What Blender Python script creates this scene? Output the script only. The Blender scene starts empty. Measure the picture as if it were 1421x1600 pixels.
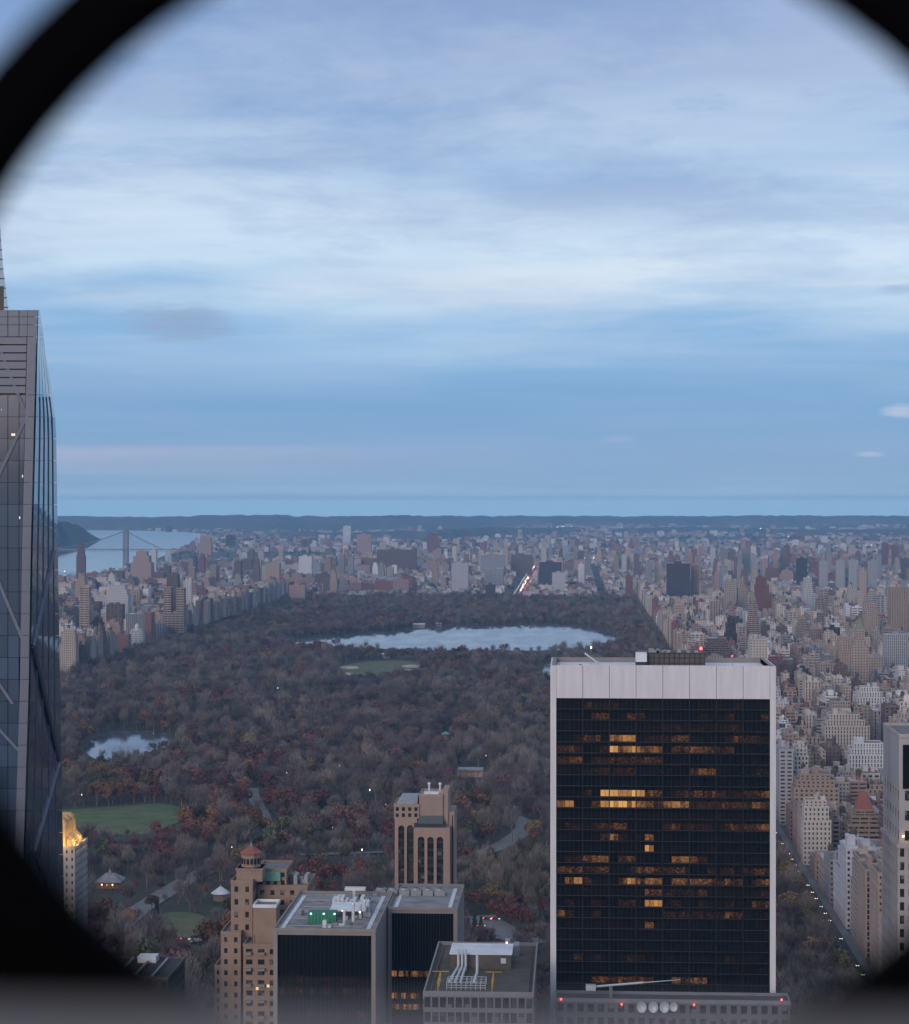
import bpy, math, random
import numpy as np
from mathutils import Matrix, Vector

R = math.radians
rng = random.Random(7)
nrng = np.random.default_rng(7)
SC = bpy.context.scene
COL = SC.collection

# ------------------------------------------------------------------ camera
FPX = 3300.0                    # focal length in photograph pixels (photograph 1421 x 1600)
YAW = math.atan((895 - 710.5) / FPX)     # avenues (+Y) vanish right of the middle
PITCH = math.atan(16 / FPX)
CAMZ = 250.0
camd = bpy.data.cameras.new('camera')
cam = bpy.data.objects.new('camera', camd); COL.objects.link(cam)
cam.location = (0, 0, CAMZ)
cam.rotation_euler = (math.pi / 2 - PITCH, 0, YAW)
camd.sensor_fit = 'HORIZONTAL'; camd.sensor_width = 36.0
camd.lens = 36.0 * FPX / 1421
camd.clip_start = 0.02; camd.clip_end = 200000
camd.dof.use_dof = True
camd.dof.focus_distance = 1500.0
camd.dof.aperture_fstop = camd.lens / 12.0      # 12 mm wide aperture
SC.camera = cam

# ------------------------------------------------------------------ world
SUN_EL, SUN_AZ = R(16), R(205)     # low evening light from behind, a little to the left
world = bpy.data.worlds.new('World'); SC.world = world; world.use_nodes = True


def build_world():
    nt = world.node_tree; nt.nodes.clear(); N = nt.nodes.new; L = nt.links.new
    out = N('ShaderNodeOutputWorld')
    sky = N('ShaderNodeTexSky'); sky.sky_type = 'NISHITA'; sky.sun_disc = False
    sky.sun_elevation = SUN_EL; sky.sun_rotation = SUN_AZ
    sky.altitude = 250; sky.air_density = 1.0; sky.dust_density = 0.6; sky.ozone_density = 2.5
    bg1 = N('ShaderNodeBackground'); bg1.inputs['Strength'].default_value = 0.09
    L(sky.outputs[0], bg1.inputs['Color'])
    tc = N('ShaderNodeTexCoord'); sep = N('ShaderNodeSeparateXYZ'); L(tc.outputs['Generated'], sep.inputs[0])

    def math_(op, a, b=None, c=None):
        m = N('ShaderNodeMath'); m.operation = op
        for i, v in enumerate((a, b, c)):
            if v is None: continue
            if isinstance(v, (int, float)): m.inputs[i].default_value = v
            else: L(v, m.inputs[i])
        return m.outputs[0]
    z = math_('MAXIMUM', sep.outputs['Z'], 0.0)
    zz = math_('ADD', z, 0.05)
    u = math_('DIVIDE', sep.outputs['X'], zz); v = math_('DIVIDE', sep.outputs['Y'], zz)

    def noise(su, sv, off, detail, rough, dist=0.0):
        cmb = N('ShaderNodeCombineXYZ')
        L(math_('MULTIPLY', u, su), cmb.inputs[0]); L(math_('MULTIPLY', v, sv), cmb.inputs[1]); cmb.inputs[2].default_value = off
        n = N('ShaderNodeTexNoise'); n.inputs['Scale'].default_value = 1.0
        n.inputs['Detail'].default_value = detail; n.inputs['Roughness'].default_value = rough
        n.inputs['Distortion'].default_value = dist
        L(cmb.outputs[0], n.inputs['Vector']); return n.outputs['Fac']

    def ramp(fac, stops, interp='EASE'):
        r = N('ShaderNodeValToRGB'); cr = r.color_ramp; cr.interpolation = interp
        while len(cr.elements) < len(stops): cr.elements.new(0.5)
        for e, (p, c) in zip(cr.elements, stops): e.position = p; e.color = (*c, 1)
        L(fac, r.inputs[0]); return r.outputs['Color']

    def mix(fac, a, b):
        m = N('ShaderNodeMix'); m.data_type = 'RGBA'
        if isinstance(fac, (int, float)): m.inputs['Factor'].default_value = fac
        else: L(fac, m.inputs['Factor'])
        for s, x in (('A', a), ('B', b)):
            k = [i for i in m.inputs if i.name == s and i.type == 'RGBA'][0]
            if isinstance(x, tuple): k.default_value = (*x, 1)
            else: L(x, k)
        return [o for o in m.outputs if o.type == 'RGBA'][0]
    # layers of cloud at rising elevation, bent by a broad noise so that they are uneven
    n_big = noise(0.55, 0.38, 3.1, 3, 0.5)
    bend = math_('MULTIPLY', math_('SUBTRACT', n_big, 0.5), 0.11)
    zb = math_('ADD', z, math_('MULTIPLY', bend, math_('MINIMUM', math_('MULTIPLY', z, 8.0), 1.0)))
    base = ramp(zb, [(0.0, (0.54, 0.95, 1.32)), (0.0018, (0.54, 0.94, 1.31)), (0.0036, (0.37, 0.63, 0.92)), (0.0075, (0.26, 0.475, 0.75)), (0.014, (0.21, 0.41, 0.71)), (0.02, (0.20, 0.385, 0.69)), (0.045, (0.155, 0.36, 0.69)),
                     (0.07, (0.21, 0.43, 0.76)), (0.088, (0.34, 0.57, 0.87)), (0.105, (0.63, 0.80, 0.98)), (0.128, (0.62, 0.78, 0.97)), (0.155, (0.44, 0.61, 0.87)),
                     (0.19, (0.40, 0.54, 0.79)), (0.24, (0.335, 0.47, 0.73)), (0.32, (0.36, 0.47, 0.69)), (0.55, (0.42, 0.51, 0.68)), (1.0, (0.44, 0.50, 0.62))], 'LINEAR')
    # streaks of thin bright cloud
    n_st = noise(0.55, 0.75, 0.4, 8, 0.58, 0.2)
    st = N('ShaderNodeMapRange'); L(n_st, st.inputs[0])
    for i, val in zip((1, 2, 3, 4), (0.42, 0.64, 0.0, 1.0)): st.inputs[i].default_value = val
    stz = ramp(z, [(0.0, (0.0,) * 3), (0.05, (0.04,) * 3), (0.075, (0.25,) * 3), (0.11, (0.95,) * 3), (0.16, (0.6,) * 3), (0.3, (0.35,) * 3)], 'LINEAR')
    c1 = mix(math_('MULTIPLY', st.outputs[0], stz), base, (0.80, 0.89, 1.0))
    # lilac-grey and blue mottling of the higher cloud
    n_gr = noise(1.5, 1.15, 8.3, 9, 0.66, 0.2)
    gr = N('ShaderNodeMapRange'); L(n_gr, gr.inputs[0])
    for i, val in zip((1, 2, 3, 4), (0.43, 0.62, 0.0, 1.0)): gr.inputs[i].default_value = val
    grz = ramp(z, [(0.0, (0.0,) * 3), (0.06, (0.03,) * 3), (0.09, (0.20,) * 3), (0.15, (0.50,) * 3), (0.22, (0.85,) * 3), (1.0, (0.6,) * 3)], 'LINEAR')
    c2a = mix(math_('MULTIPLY', gr.outputs[0], grz), c1, (0.185, 0.33, 0.635))
    n_li = noise(0.6, 0.8, 14.7, 5, 0.55, 0.3)
    li = N('ShaderNodeMapRange'); L(n_li, li.inputs[0])
    for i, val in zip((1, 2, 3, 4), (0.46, 0.70, 0.0, 0.6)): li.inputs[i].default_value = val
    liz = ramp(z, [(0.0, (0.0,) * 3), (0.03, (0.15,) * 3), (0.08, (0.25,) * 3), (0.13, (0.6,) * 3), (0.3, (0.8,) * 3)], 'LINEAR')
    c2b = mix(math_('MULTIPLY', li.outputs[0], liz), c2a, (0.45, 0.50, 0.72))
    # a few small cloudlets drifting low: soft ellipses broken up by noise
    nw = noise(5.0, 5.0, 21.0, 5, 0.6)

    def cloudlet(prev, az, el, wx, wz, col, amt):
        dx = math_('DIVIDE', math_('SUBTRACT', sep.outputs['X'], az), wx); dz = math_('DIVIDE', math_('SUBTRACT', sep.outputs['Z'], el), wz)
        r2 = math_('ADD', math_('MULTIPLY', dx, dx), math_('MULTIPLY', dz, dz))
        f = N('ShaderNodeMapRange'); f.interpolation_type = 'SMOOTHSTEP'; L(math_('ADD', r2, math_('MULTIPLY', math_('SUBTRACT', nw, 0.5), 2.2)), f.inputs[0])
        for i, val in zip((1, 2, 3, 4), (-0.2, 1.3, amt, 0.0)): f.inputs[i].default_value = val
        return mix(f.outputs[0], prev, col)
    c2 = c2b
    for (qx, qy, qw, qh, qc, qa) in ((285, 503, 95, 34, (0.27, 0.37, 0.60), 0.8), (1408, 642, 34, 12, (0.50, 0.58, 0.80), 0.8), (1358, 710, 26, 5, (0.45, 0.55, 0.78), 0.7), (965, 686, 30, 6, (0.33, 0.46, 0.72), 0.5), (1405, 452, 40, 9, (0.33, 0.43, 0.68), 0.6)):
        d_ = Matrix.Rotation(YAW, 3, 'Z') @ Vector(((qx - 710.5) / FPX, 1.0, (784 - qy) / FPX)); d_.normalize()
        c2 = cloudlet(c2, d_.x, d_.z, qw / FPX, qh / FPX, qc, qa)
    # a pink band low over the horizon, stronger to the left
    pk = ramp(math_('ADD', z, math_('MULTIPLY', math_('SUBTRACT', noise(0.25, 0.4, 5.5, 5, 0.6), 0.5), 0.012)),
              [(0.0, (0,) * 3), (0.0135, (0,) * 3), (0.0175, (0.8,) * 3), (0.0195, (0.4,) * 3), (0.0225, (0.95,) * 3), (0.0265, (0.0,) * 3)], 'LINEAR')
    side = N('ShaderNodeMapRange'); L(sep.outputs['X'], side.inputs[0])
    for i, val in zip((1, 2, 3, 4), (0.0, -0.25, 0.0, 0.8)): side.inputs[i].default_value = val
    c3 = mix(math_('MULTIPLY', pk, side.outputs[0]), c2, (0.50, 0.51, 0.73))
    bg2 = N('ShaderNodeBackground'); L(c3, bg2.inputs['Color']); bg2.inputs['Strength'].default_value = 1.0
    mx = N('ShaderNodeMixShader'); mx.inputs[0].default_value = 0.82
    L(bg1.outputs[0], mx.inputs[1]); L(bg2.outputs[0], mx.inputs[2])
    L(mx.outputs[0], out.inputs['Surface'])


build_world()

sund = bpy.data.lights.new('sun', 'SUN'); sun = bpy.data.objects.new('sun', sund); COL.objects.link(sun)
sund.energy = 1.55; sund.angle = R(35); sund.color = (1.0, 0.81, 0.69)
# rays travel away from the evening glow: azimuth measured from +Y towards +X
_sd = Vector((math.sin(SUN_AZ) * math.cos(SUN_EL), math.cos(SUN_AZ) * math.cos(SUN_EL), math.sin(SUN_EL)))
sun.rotation_euler = (-_sd).to_track_quat('-Z', 'Y').to_euler(); sun.location = (0, -50, 400)

SC.view_settings.view_transform = 'Standard'; SC.view_settings.look = 'None'
SC.view_settings.exposure = 0.0; SC.view_settings.gamma = 1.0; SC.view_settings.use_curve_mapping = False
SC.render.engine = 'CYCLES'
cy = SC.cycles
cy.use_denoising = True
try: cy.denoiser = 'OPENIMAGEDENOISE'
except Exception: pass
cy.use_adaptive_sampling = True; cy.adaptive_threshold = 0.02
cy.max_bounces = 4; cy.diffuse_bounces = 2; cy.glossy_bounces = 3; cy.transmission_bounces = 3; cy.volume_bounces = 0
cy.transparent_max_bounces = 8; cy.caustics_reflective = False; cy.caustics_refractive = False
cy.sample_clamp_indirect = 4.0

# ------------------------------------------------------------------ pixel -> place
ROT = Matrix.Rotation(YAW, 3, 'Z') @ Matrix.Rotation(math.pi / 2 - PITCH, 3, 'X')


def ray(x, y):
    d = ROT @ Vector(((x - 710.5) / FPX, -(y - 800) / FPX, -1.0))
    return d / d.y


def at(x, y, Y):
    d = ray(x, y); return Vector((d.x * Y, Y, CAMZ + d.z * Y))


def gnd(x, y, z=0.0):
    d = ray(x, y); t = (z - CAMZ) / d.z
    return Vector((d.x * t, t, z))


ROTI = ROT.transposed()


def px(p):
    c = ROTI @ (Vector(p) - Vector((0, 0, CAMZ)))
    return (710.5 + FPX * c.x / -c.z, 800 - FPX * c.y / -c.z)


def pxa(P):                      # vectorised
    M = np.array(ROTI); q = (np.asarray(P, float) - np.array([0, 0, CAMZ])) @ M.T
    return np.stack([710.5 + FPX * q[:, 0] / -q[:, 2], 800 - FPX * q[:, 1] / -q[:, 2]], 1)


def X(x, Y): return ray(x, 784).x * Y
def Z(y, Y, x=895): return CAMZ + ray(x, y).z * Y


def inside(poly, x, y):
    c = False; n = len(poly); j = n - 1
    for i in range(n):
        xi, yi = poly[i]; xj, yj = poly[j]
        if (yi > y) != (yj > y) and x < (xj - xi) * (y - yi) / (yj - yi) + xi: c = not c
        j = i
    return c


# ------------------------------------------------------------------ materials
MATS = {}


def nodes_of(name):
    m = bpy.data.materials.new(name); m.use_nodes = True
    nt = m.node_tree; b = nt.nodes['Principled BSDF']; MATS[name] = m
    return m, nt, b


def mat(name, color=(0.5, 0.5, 0.5), rough=0.8, var=0.18, scale=0.3, stretch=(1, 1, 1), metal=0.0, spec=0.3,
        objcol=False, randv=0.0, bump=0.0, bumpscale=2.0, color2=None, attr=None, emit=None, estr=0.0, coat=0.0):
    m, nt, b = nodes_of(name); N = nt.nodes.new; L = nt.links.new
    tc = N('ShaderNodeTexCoord'); mp = N('ShaderNodeMapping'); mp.inputs['Scale'].default_value = stretch
    L(tc.outputs['Object'], mp.inputs[0])
    n = N('ShaderNodeTexNoise'); n.inputs['Scale'].default_value = scale; n.inputs['Detail'].default_value = 6; n.inputs['Roughness'].default_value = 0.65
    L(mp.outputs[0], n.inputs['Vector'])
    mr = N('ShaderNodeMapRange'); L(n.outputs['Fac'], mr.inputs[0])
    mr.inputs[1].default_value = 0.25; mr.inputs[2].default_value = 0.75
    mr.inputs[3].default_value = 1 - var; mr.inputs[4].default_value = 1 + var
    if attr:
        a = N('ShaderNodeAttribute'); a.attribute_name = attr; col = a.outputs['Color']
    elif objcol:
        oi = N('ShaderNodeObjectInfo'); col = oi.outputs['Color']
    elif color2:
        mx = N('ShaderNodeMix'); mx.data_type = 'RGBA'; n2 = N('ShaderNodeTexNoise'); n2.inputs['Scale'].default_value = scale * 0.37
        n2.inputs['Detail'].default_value = 4; L(mp.outputs[0], n2.inputs['Vector'])
        r2 = N('ShaderNodeMapRange'); L(n2.outputs['Fac'], r2.inputs[0]); r2.inputs[1].default_value = 0.4; r2.inputs[2].default_value = 0.6
        L(r2.outputs[0], mx.inputs['Factor']); mx.inputs[6].default_value = (*color, 1); mx.inputs[7].default_value = (*color2, 1)
        col = mx.outputs[2]
    else:
        rgb = N('ShaderNodeRGB'); rgb.outputs[0].default_value = (*color, 1); col = rgb.outputs[0]
    fac = mr.outputs[0]
    if randv:
        oi = N('ShaderNodeObjectInfo'); r = N('ShaderNodeMapRange'); L(oi.outputs['Random'], r.inputs[0])
        r.inputs[3].default_value = 1 - randv; r.inputs[4].default_value = 1 + randv
        k = N('ShaderNodeMath'); k.operation = 'MULTIPLY'; L(fac, k.inputs[0]); L(r.outputs[0], k.inputs[1]); fac = k.outputs[0]
    vm = N('ShaderNodeVectorMath'); vm.operation = 'SCALE'; L(col, vm.inputs[0]); L(fac, vm.inputs['Scale'])
    L(vm.outputs[0], b.inputs['Base Color'])
    b.inputs['Roughness'].default_value = rough; b.inputs['Metallic'].default_value = metal
    b.inputs['Specular IOR Level'].default_value = spec
    if coat: b.inputs['Coat Weight'].default_value = coat
    if bump:
        nb = N('ShaderNodeTexNoise'); nb.inputs['Scale'].default_value = bumpscale; nb.inputs['Detail'].default_value = 4
        L(mp.outputs[0], nb.inputs['Vector']); bp = N('ShaderNodeBump'); bp.inputs['Strength'].default_value = bump
        L(nb.outputs['Fac'], bp.inputs['Height']); L(bp.outputs[0], b.inputs['Normal'])
    if emit:
        b.inputs['Emission Color'].default_value = (*emit, 1); b.inputs['Emission Strength'].default_value = estr
    return m


def glass_mat(name, color, rough=0.06, spec=0.6, wob=0.02, ws=0.15):
    m, nt, b = nodes_of(name); N = nt.nodes.new; L = nt.links.new
    b.inputs['Base Color'].default_value = (*color, 1); b.inputs['Roughness'].default_value = rough
    b.inputs['Specular IOR Level'].default_value = spec
    tc = N('ShaderNodeTexCoord'); n = N('ShaderNodeTexNoise'); n.inputs['Scale'].default_value = ws; n.inputs['Detail'].default_value = 2
    L(tc.outputs['Object'], n.inputs['Vector']); bp = N('ShaderNodeBump'); bp.inputs['Strength'].default_value = wob; bp.inputs['Distance'].default_value = 1.0
    L(n.outputs['Fac'], bp.inputs['Height']); L(bp.outputs[0], b.inputs['Normal'])
    oi = N('ShaderNodeObjectInfo'); mr = N('ShaderNodeMapRange'); L(oi.outputs['Random'], mr.inputs[0])
    mr.inputs[3].default_value = 0.75; mr.inputs[4].default_value = 1.3
    vm = N('ShaderNodeVectorMath'); vm.operation = 'SCALE'; vm.inputs[0].default_value = color; L(mr.outputs[0], vm.inputs['Scale'])
    L(vm.outputs[0], b.inputs['Base Color'])
    return m


def emis(name, color, strength):
    m, nt, b = nodes_of(name)
    b.inputs['Base Color'].default_value = (*color, 1); b.inputs['Emission Color'].default_value = (*color, 1)
    b.inputs['Emission Strength'].default_value = strength
    return m


mat('city_ground', (0.11, 0.105, 0.11), 0.95, 0.35, 0.004, color2=(0.07, 0.075, 0.06))
mat('park_soil', (0.075, 0.06, 0.048), 0.95, 0.3, 0.02, color2=(0.06, 0.06, 0.036))
mat('lawn', (0.085, 0.135, 0.045), 0.95, 0.4, 0.05, color2=(0.12, 0.13, 0.06))
mat('lawn_worn', (0.11, 0.135, 0.06), 0.95, 0.3, 0.05, color2=(0.14, 0.125, 0.065))
mat('sand', (0.50, 0.40, 0.31), 0.95, 0.1, 0.1)
mat('asphalt', (0.055, 0.055, 0.06), 0.85, 0.2, 0.2)
mat('park_road', (0.20, 0.19, 0.185), 0.9, 0.2, 0.08)
mat('pavement', (0.17, 0.165, 0.16), 0.9, 0.15, 0.2)
mat('far_land', (0.075, 0.085, 0.085), 1.0, 0.45, 0.004, color2=(0.12, 0.115, 0.11))
mat('cliff', (0.06, 0.055, 0.045), 1.0, 0.35, 0.004, color2=(0.04, 0.05, 0.035))
mat('stone', objcol=True, rough=0.9, var=0.16, scale=0.12, stretch=(1, 1, 0.25))
mat('roofing', objcol=True, rough=0.95, var=0.3, scale=0.25)
mat('tank_wood', (0.10, 0.075, 0.055), 0.9, 0.2, 1.0)
mat('metal_grey', (0.30, 0.31, 0.32), 0.5, 0.2, 0.8, metal=0.3)
mat('metal_light', (0.62, 0.63, 0.64), 0.4, 0.15, 0.6, metal=0.2)
mat('metal_dark', (0.035, 0.035, 0.04), 0.55, 0.2, 0.6)
mat('copper_green', (0.16, 0.36, 0.30), 0.8, 0.2, 0.4)
mat('green_paint', (0.03, 0.17, 0.11), 0.6, 0.1, 0.5)
mat('yellow_paint', (0.70, 0.40, 0.05), 0.6, 0.1, 0.5)
mat('red_tile', (0.27, 0.10, 0.08), 0.8, 0.2, 0.8)
mat('travertine', (0.70, 0.66, 0.665), 0.75, 0.11, 0.6, stretch=(1, 1, 0.12), spec=0.35)
mat('black_mullion', (0.012, 0.014, 0.018), 0.35, 0.15, 0.5)
mat('roof_white', (0.72, 0.73, 0.76), 0.85, 0.2, 0.15)
mat('roof_grey', (0.26, 0.25, 0.25), 0.9, 0.5, 0.12)
mat('roof_brown', (0.13, 0.11, 0.095), 0.9, 0.25, 0.2)
mat('concrete', (0.27, 0.24, 0.225), 0.85, 0.12, 0.2, stretch=(1, 1, 0.2))
mat('brick_tan', (0.30, 0.215, 0.165), 0.9, 0.14, 0.25)
mat('brick_buff', (0.35, 0.25, 0.20), 0.9, 0.12, 0.25, stretch=(1, 1, 0.2))
mat('alu_panel', (0.11, 0.12, 0.16), 0.42, 0.06, 0.3, metal=0.3)
mat('alu_brace', (0.12, 0.135, 0.18), 0.5, 0.06, 0.3)
glass_mat('glass_front', (0.04, 0.06, 0.10), 0.10, 0.30)
glass_mat('glass_side', (0.03, 0.055, 0.085), 0.04, 0.9)
glass_mat('glass_black', (0.006, 0.006, 0.007), 0.08, 0.10)
glass_mat('glass_dark', (0.022, 0.024, 0.030), 0.15, 0.5)
mat('screen_paint', (0.0025, 0.0025, 0.003), 0.9, 0.1, 3.0, spec=0.02)
mat('ledge_stone', (0.33, 0.29, 0.27), 0.8, 0.15, 30.0)
emis('lamp_white', (1.0, 0.93, 0.80), 7.0)
emis('lamp_warm', (1.0, 0.62, 0.25), 7.0)
emis('lamp_red', (1.0, 0.06, 0.05), 7.0)
emis('headlight', (1.0, 0.85, 0.62), 45.0)
emis('headlight_near', (1.0, 0.80, 0.52), 4.0)
emis('taillight', (1.0, 0.05, 0.04), 40.0)
emis('lamp_green', (0.55, 1.0, 0.75), 3.0)


def gold_mat():                # masonry floodlit from below: stone; the lamps are built with the tower
    mat('gold_stone', (0.62, 0.40, 0.17), 0.7, 0.12, 0.3)


gold_mat()
mat('gilt_green', (0.20, 0.22, 0.13), 0.6, 0.2, 0.4)


def lit_mat():
    """window strips: dark tinted glass, the attribute 'lit' turns on the offices behind"""
    m, nt, b = nodes_of('office_window'); N = nt.nodes.new; L = nt.links.new
    b.inputs['Base Color'].default_value = (0.008, 0.009, 0.012, 1); b.inputs['Roughness'].default_value = 0.10
    b.inputs['Specular IOR Level'].default_value = 0.10
    a = N('ShaderNodeAttribute'); a.attribute_name = 'lit'
    tc = N('ShaderNodeTexCoord'); mp = N('ShaderNodeMapping'); mp.inputs['Scale'].default_value = (2.6, 0.3, 2.4); L(tc.outputs['Object'], mp.inputs[0])
    oi = N('ShaderNodeObjectInfo'); ad = N('ShaderNodeVectorMath'); ad.operation = 'ADD'
    sc = N('ShaderNodeVectorMath'); sc.operation = 'SCALE'; sc.inputs[0].default_value = (91, 57, 33); L(oi.outputs['Random'], sc.inputs['Scale'])
    L(mp.outputs[0], ad.inputs[0]); L(sc.outputs[0], ad.inputs[1])
    vo = N('ShaderNodeTexVoronoi'); vo.distance = 'CHEBYCHEV'; vo.inputs['Scale'].default_value = 1.0; L(ad.outputs[0], vo.inputs['Vector'])
    sx = N('ShaderNodeSeparateColor'); L(vo.outputs['Color'], sx.inputs[0])
    mr = N('ShaderNodeMapRange'); L(sx.outputs[0], mr.inputs[0]); mr.inputs[1].default_value = 0.25; mr.inputs[2].default_value = 0.95
    mr.inputs[3].default_value = 0.10; mr.inputs[4].default_value = 1.5
    # bright rooms are evenly lit, dim ones show scattered lamps
    pw = N('ShaderNodeMapRange'); L(a.outputs['Fac'], pw.inputs[0]); pw.inputs[1].default_value = 0.35; pw.inputs[2].default_value = 0.9
    mxv = N('ShaderNodeMix'); mxv.data_type = 'FLOAT'; L(pw.outputs[0], mxv.inputs[0]); L(mr.outputs[0], mxv.inputs[2]); mxv.inputs[3].default_value = 0.9
    p2 = N('ShaderNodeMath'); p2.operation = 'POWER'; L(a.outputs['Fac'], p2.inputs[0]); p2.inputs[1].default_value = 2.3
    ml = N('ShaderNodeMath'); ml.operation = 'MULTIPLY'; L(p2.outputs[0], ml.inputs[0]); L(mxv.outputs[0], ml.inputs[1])
    m3 = N('ShaderNodeMath'); m3.operation = 'MULTIPLY'; L(ml.outputs[0], m3.inputs[0]); m3.inputs[1].default_value = 0.80
    L(m3.outputs[0], b.inputs['Emission Strength'])
    cr = N('ShaderNodeValToRGB'); cr.color_ramp.elements[0].position = 0.2; cr.color_ramp.elements[0].color = (1.0, 0.33, 0.085, 1)
    cr.color_ramp.elements[1].position = 0.95; cr.color_ramp.elements[1].color = (1.0, 0.50, 0.15, 1)
    L(a.outputs['Fac'], cr.inputs[0]); L(cr.outputs[0], b.inputs['Emission Color'])
    return m


lit_mat()


def window_glass():
    """dark panes; here and there a blind or a curtain behind the glass"""
    m = MATS['glass_dark']; nt = m.node_tree; b = nt.nodes['Principled BSDF']; N = nt.nodes.new; L = nt.links.new
    tc = N('ShaderNodeTexCoord'); sn = N('ShaderNodeVectorMath'); sn.operation = 'SNAP'; sn.inputs[1].default_value = (1.9, 1.9, 1.75); L(tc.outputs['Object'], sn.inputs[0])
    wn = N('ShaderNodeTexWhiteNoise'); L(sn.outputs[0], wn.inputs['Vector'])
    cr = N('ShaderNodeValToRGB'); e = cr.color_ramp.elements; cr.color_ramp.interpolation = 'CONSTANT'; e[0].color = (.016, .018, .023, 1); e[1].position = .55; e[1].color = (.035, .036, .04, 1)
    for p, c in ((.78, (.075, .07, .066)), (.91, (.17, .155, .14))): q = e.new(p); q.color = (*c, 1)
    L(wn.outputs['Value'], cr.inputs[0]); L(cr.outputs[0], b.inputs['Base Color'])


window_glass()


def window_wall_mat():
    """walls of far buildings: flat window pattern too small to tell apart, colour from attribute"""
    m, nt, b = nodes_of('far_wall'); N = nt.nodes.new; L = nt.links.new

    def math_(op, x, y=None):
        k = N('ShaderNodeMath'); k.operation = op
        for i, v in enumerate((x, y)):
            if v is None: continue
            if isinstance(v, (int, float)): k.inputs[i].default_value = v
            else: L(v, k.inputs[i])
        return k.outputs[0]
    geo = N('ShaderNodeNewGeometry'); sp = N('ShaderNodeSeparateXYZ'); L(geo.outputs['Position'], sp.inputs[0])
    sn = N('ShaderNodeSeparateXYZ'); L(geo.outputs['Normal'], sn.inputs[0])
    ax = math_('ABSOLUTE', sn.outputs['X']); az = math_('ABSOLUTE', sn.outputs['Z'])
    h = math_('ADD', math_('MULTIPLY', sp.outputs['X'], math_('SUBTRACT', 1.0, ax)), math_('MULTIPLY', sp.outputs['Y'], ax))
    wh = math_('LESS_THAN', math_('FRACT', math_('DIVIDE', h, 3.6)), 0.42)
    wz = math_('LESS_THAN', math_('FRACT', math_('DIVIDE', sp.outputs['Z'], 3.3)), 0.5)
    win = math_('MULTIPLY', math_('MULTIPLY', wh, wz), math_('LESS_THAN', az, 0.5))
    a = N('ShaderNodeAttribute'); a.attribute_name = 'tint'
    mx = N('ShaderNodeMix'); mx.data_type = 'RGBA'; L(math_('MULTIPLY', win, 0.85), mx.inputs['Factor'])
    L(a.outputs['Color'], mx.inputs[6]); mx.inputs[7].default_value = (0.03, 0.032, 0.04, 1)
    L(mx.outputs[2], b.inputs['Base Color']); b.inputs['Roughness'].default_value = 0.9
    return m


window_wall_mat()


def water_mat():
    m, nt, b = nodes_of('water'); N = nt.nodes.new; L = nt.links.new
    b.inputs['Base Color'].default_value = (0.07, 0.09, 0.11, 1); b.inputs['Roughness'].default_value = 0.12
    b.inputs['IOR'].default_value = 2.8
    tc = N('ShaderNodeTexCoord'); n = N('ShaderNodeTexNoise'); n.inputs['Scale'].default_value = 0.02; n.inputs['Detail'].default_value = 5
    mp = N('ShaderNodeMapping'); mp.inputs['Scale'].default_value = (1, 0.35, 1); L(tc.outputs['Object'], mp.inputs[0]); L(mp.outputs[0], n.inputs['Vector'])
    mr = N('ShaderNodeMapRange'); L(n.outputs['Fac'], mr.inputs[0]); mr.inputs[1].default_value = 0.35; mr.inputs[2].default_value = 0.65
    mr.inputs[3].default_value = 0.07; mr.inputs[4].default_value = 0.13; L(mr.outputs[0], b.inputs['Roughness'])
    # wind ripples lean to the south: ripple faces rather than the flat mean surface mirror the sky
    nb = N('ShaderNodeTexNoise'); nb.inputs['Scale'].default_value = 0.03; nb.inputs['Detail'].default_value = 4; L(mp.outputs[0], nb.inputs['Vector'])
    rp = N('ShaderNodeMapRange'); L(nb.outputs['Fac'], rp.inputs[0]); rp.inputs[1].default_value = 0.3; rp.inputs[2].default_value = 0.7; rp.inputs[3].default_value = -0.028; rp.inputs[4].default_value = -0.052
    cn = N('ShaderNodeCombineXYZ'); cn.inputs[0].default_value = 0.0; L(rp.outputs[0], cn.inputs[1]); cn.inputs[2].default_value = 1.0
    nn = N('ShaderNodeVectorMath'); nn.operation = 'NORMALIZE'; L(cn.outputs[0], nn.inputs[0]); L(nn.outputs[0], b.inputs['Normal'])
    return m


water_mat()


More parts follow.
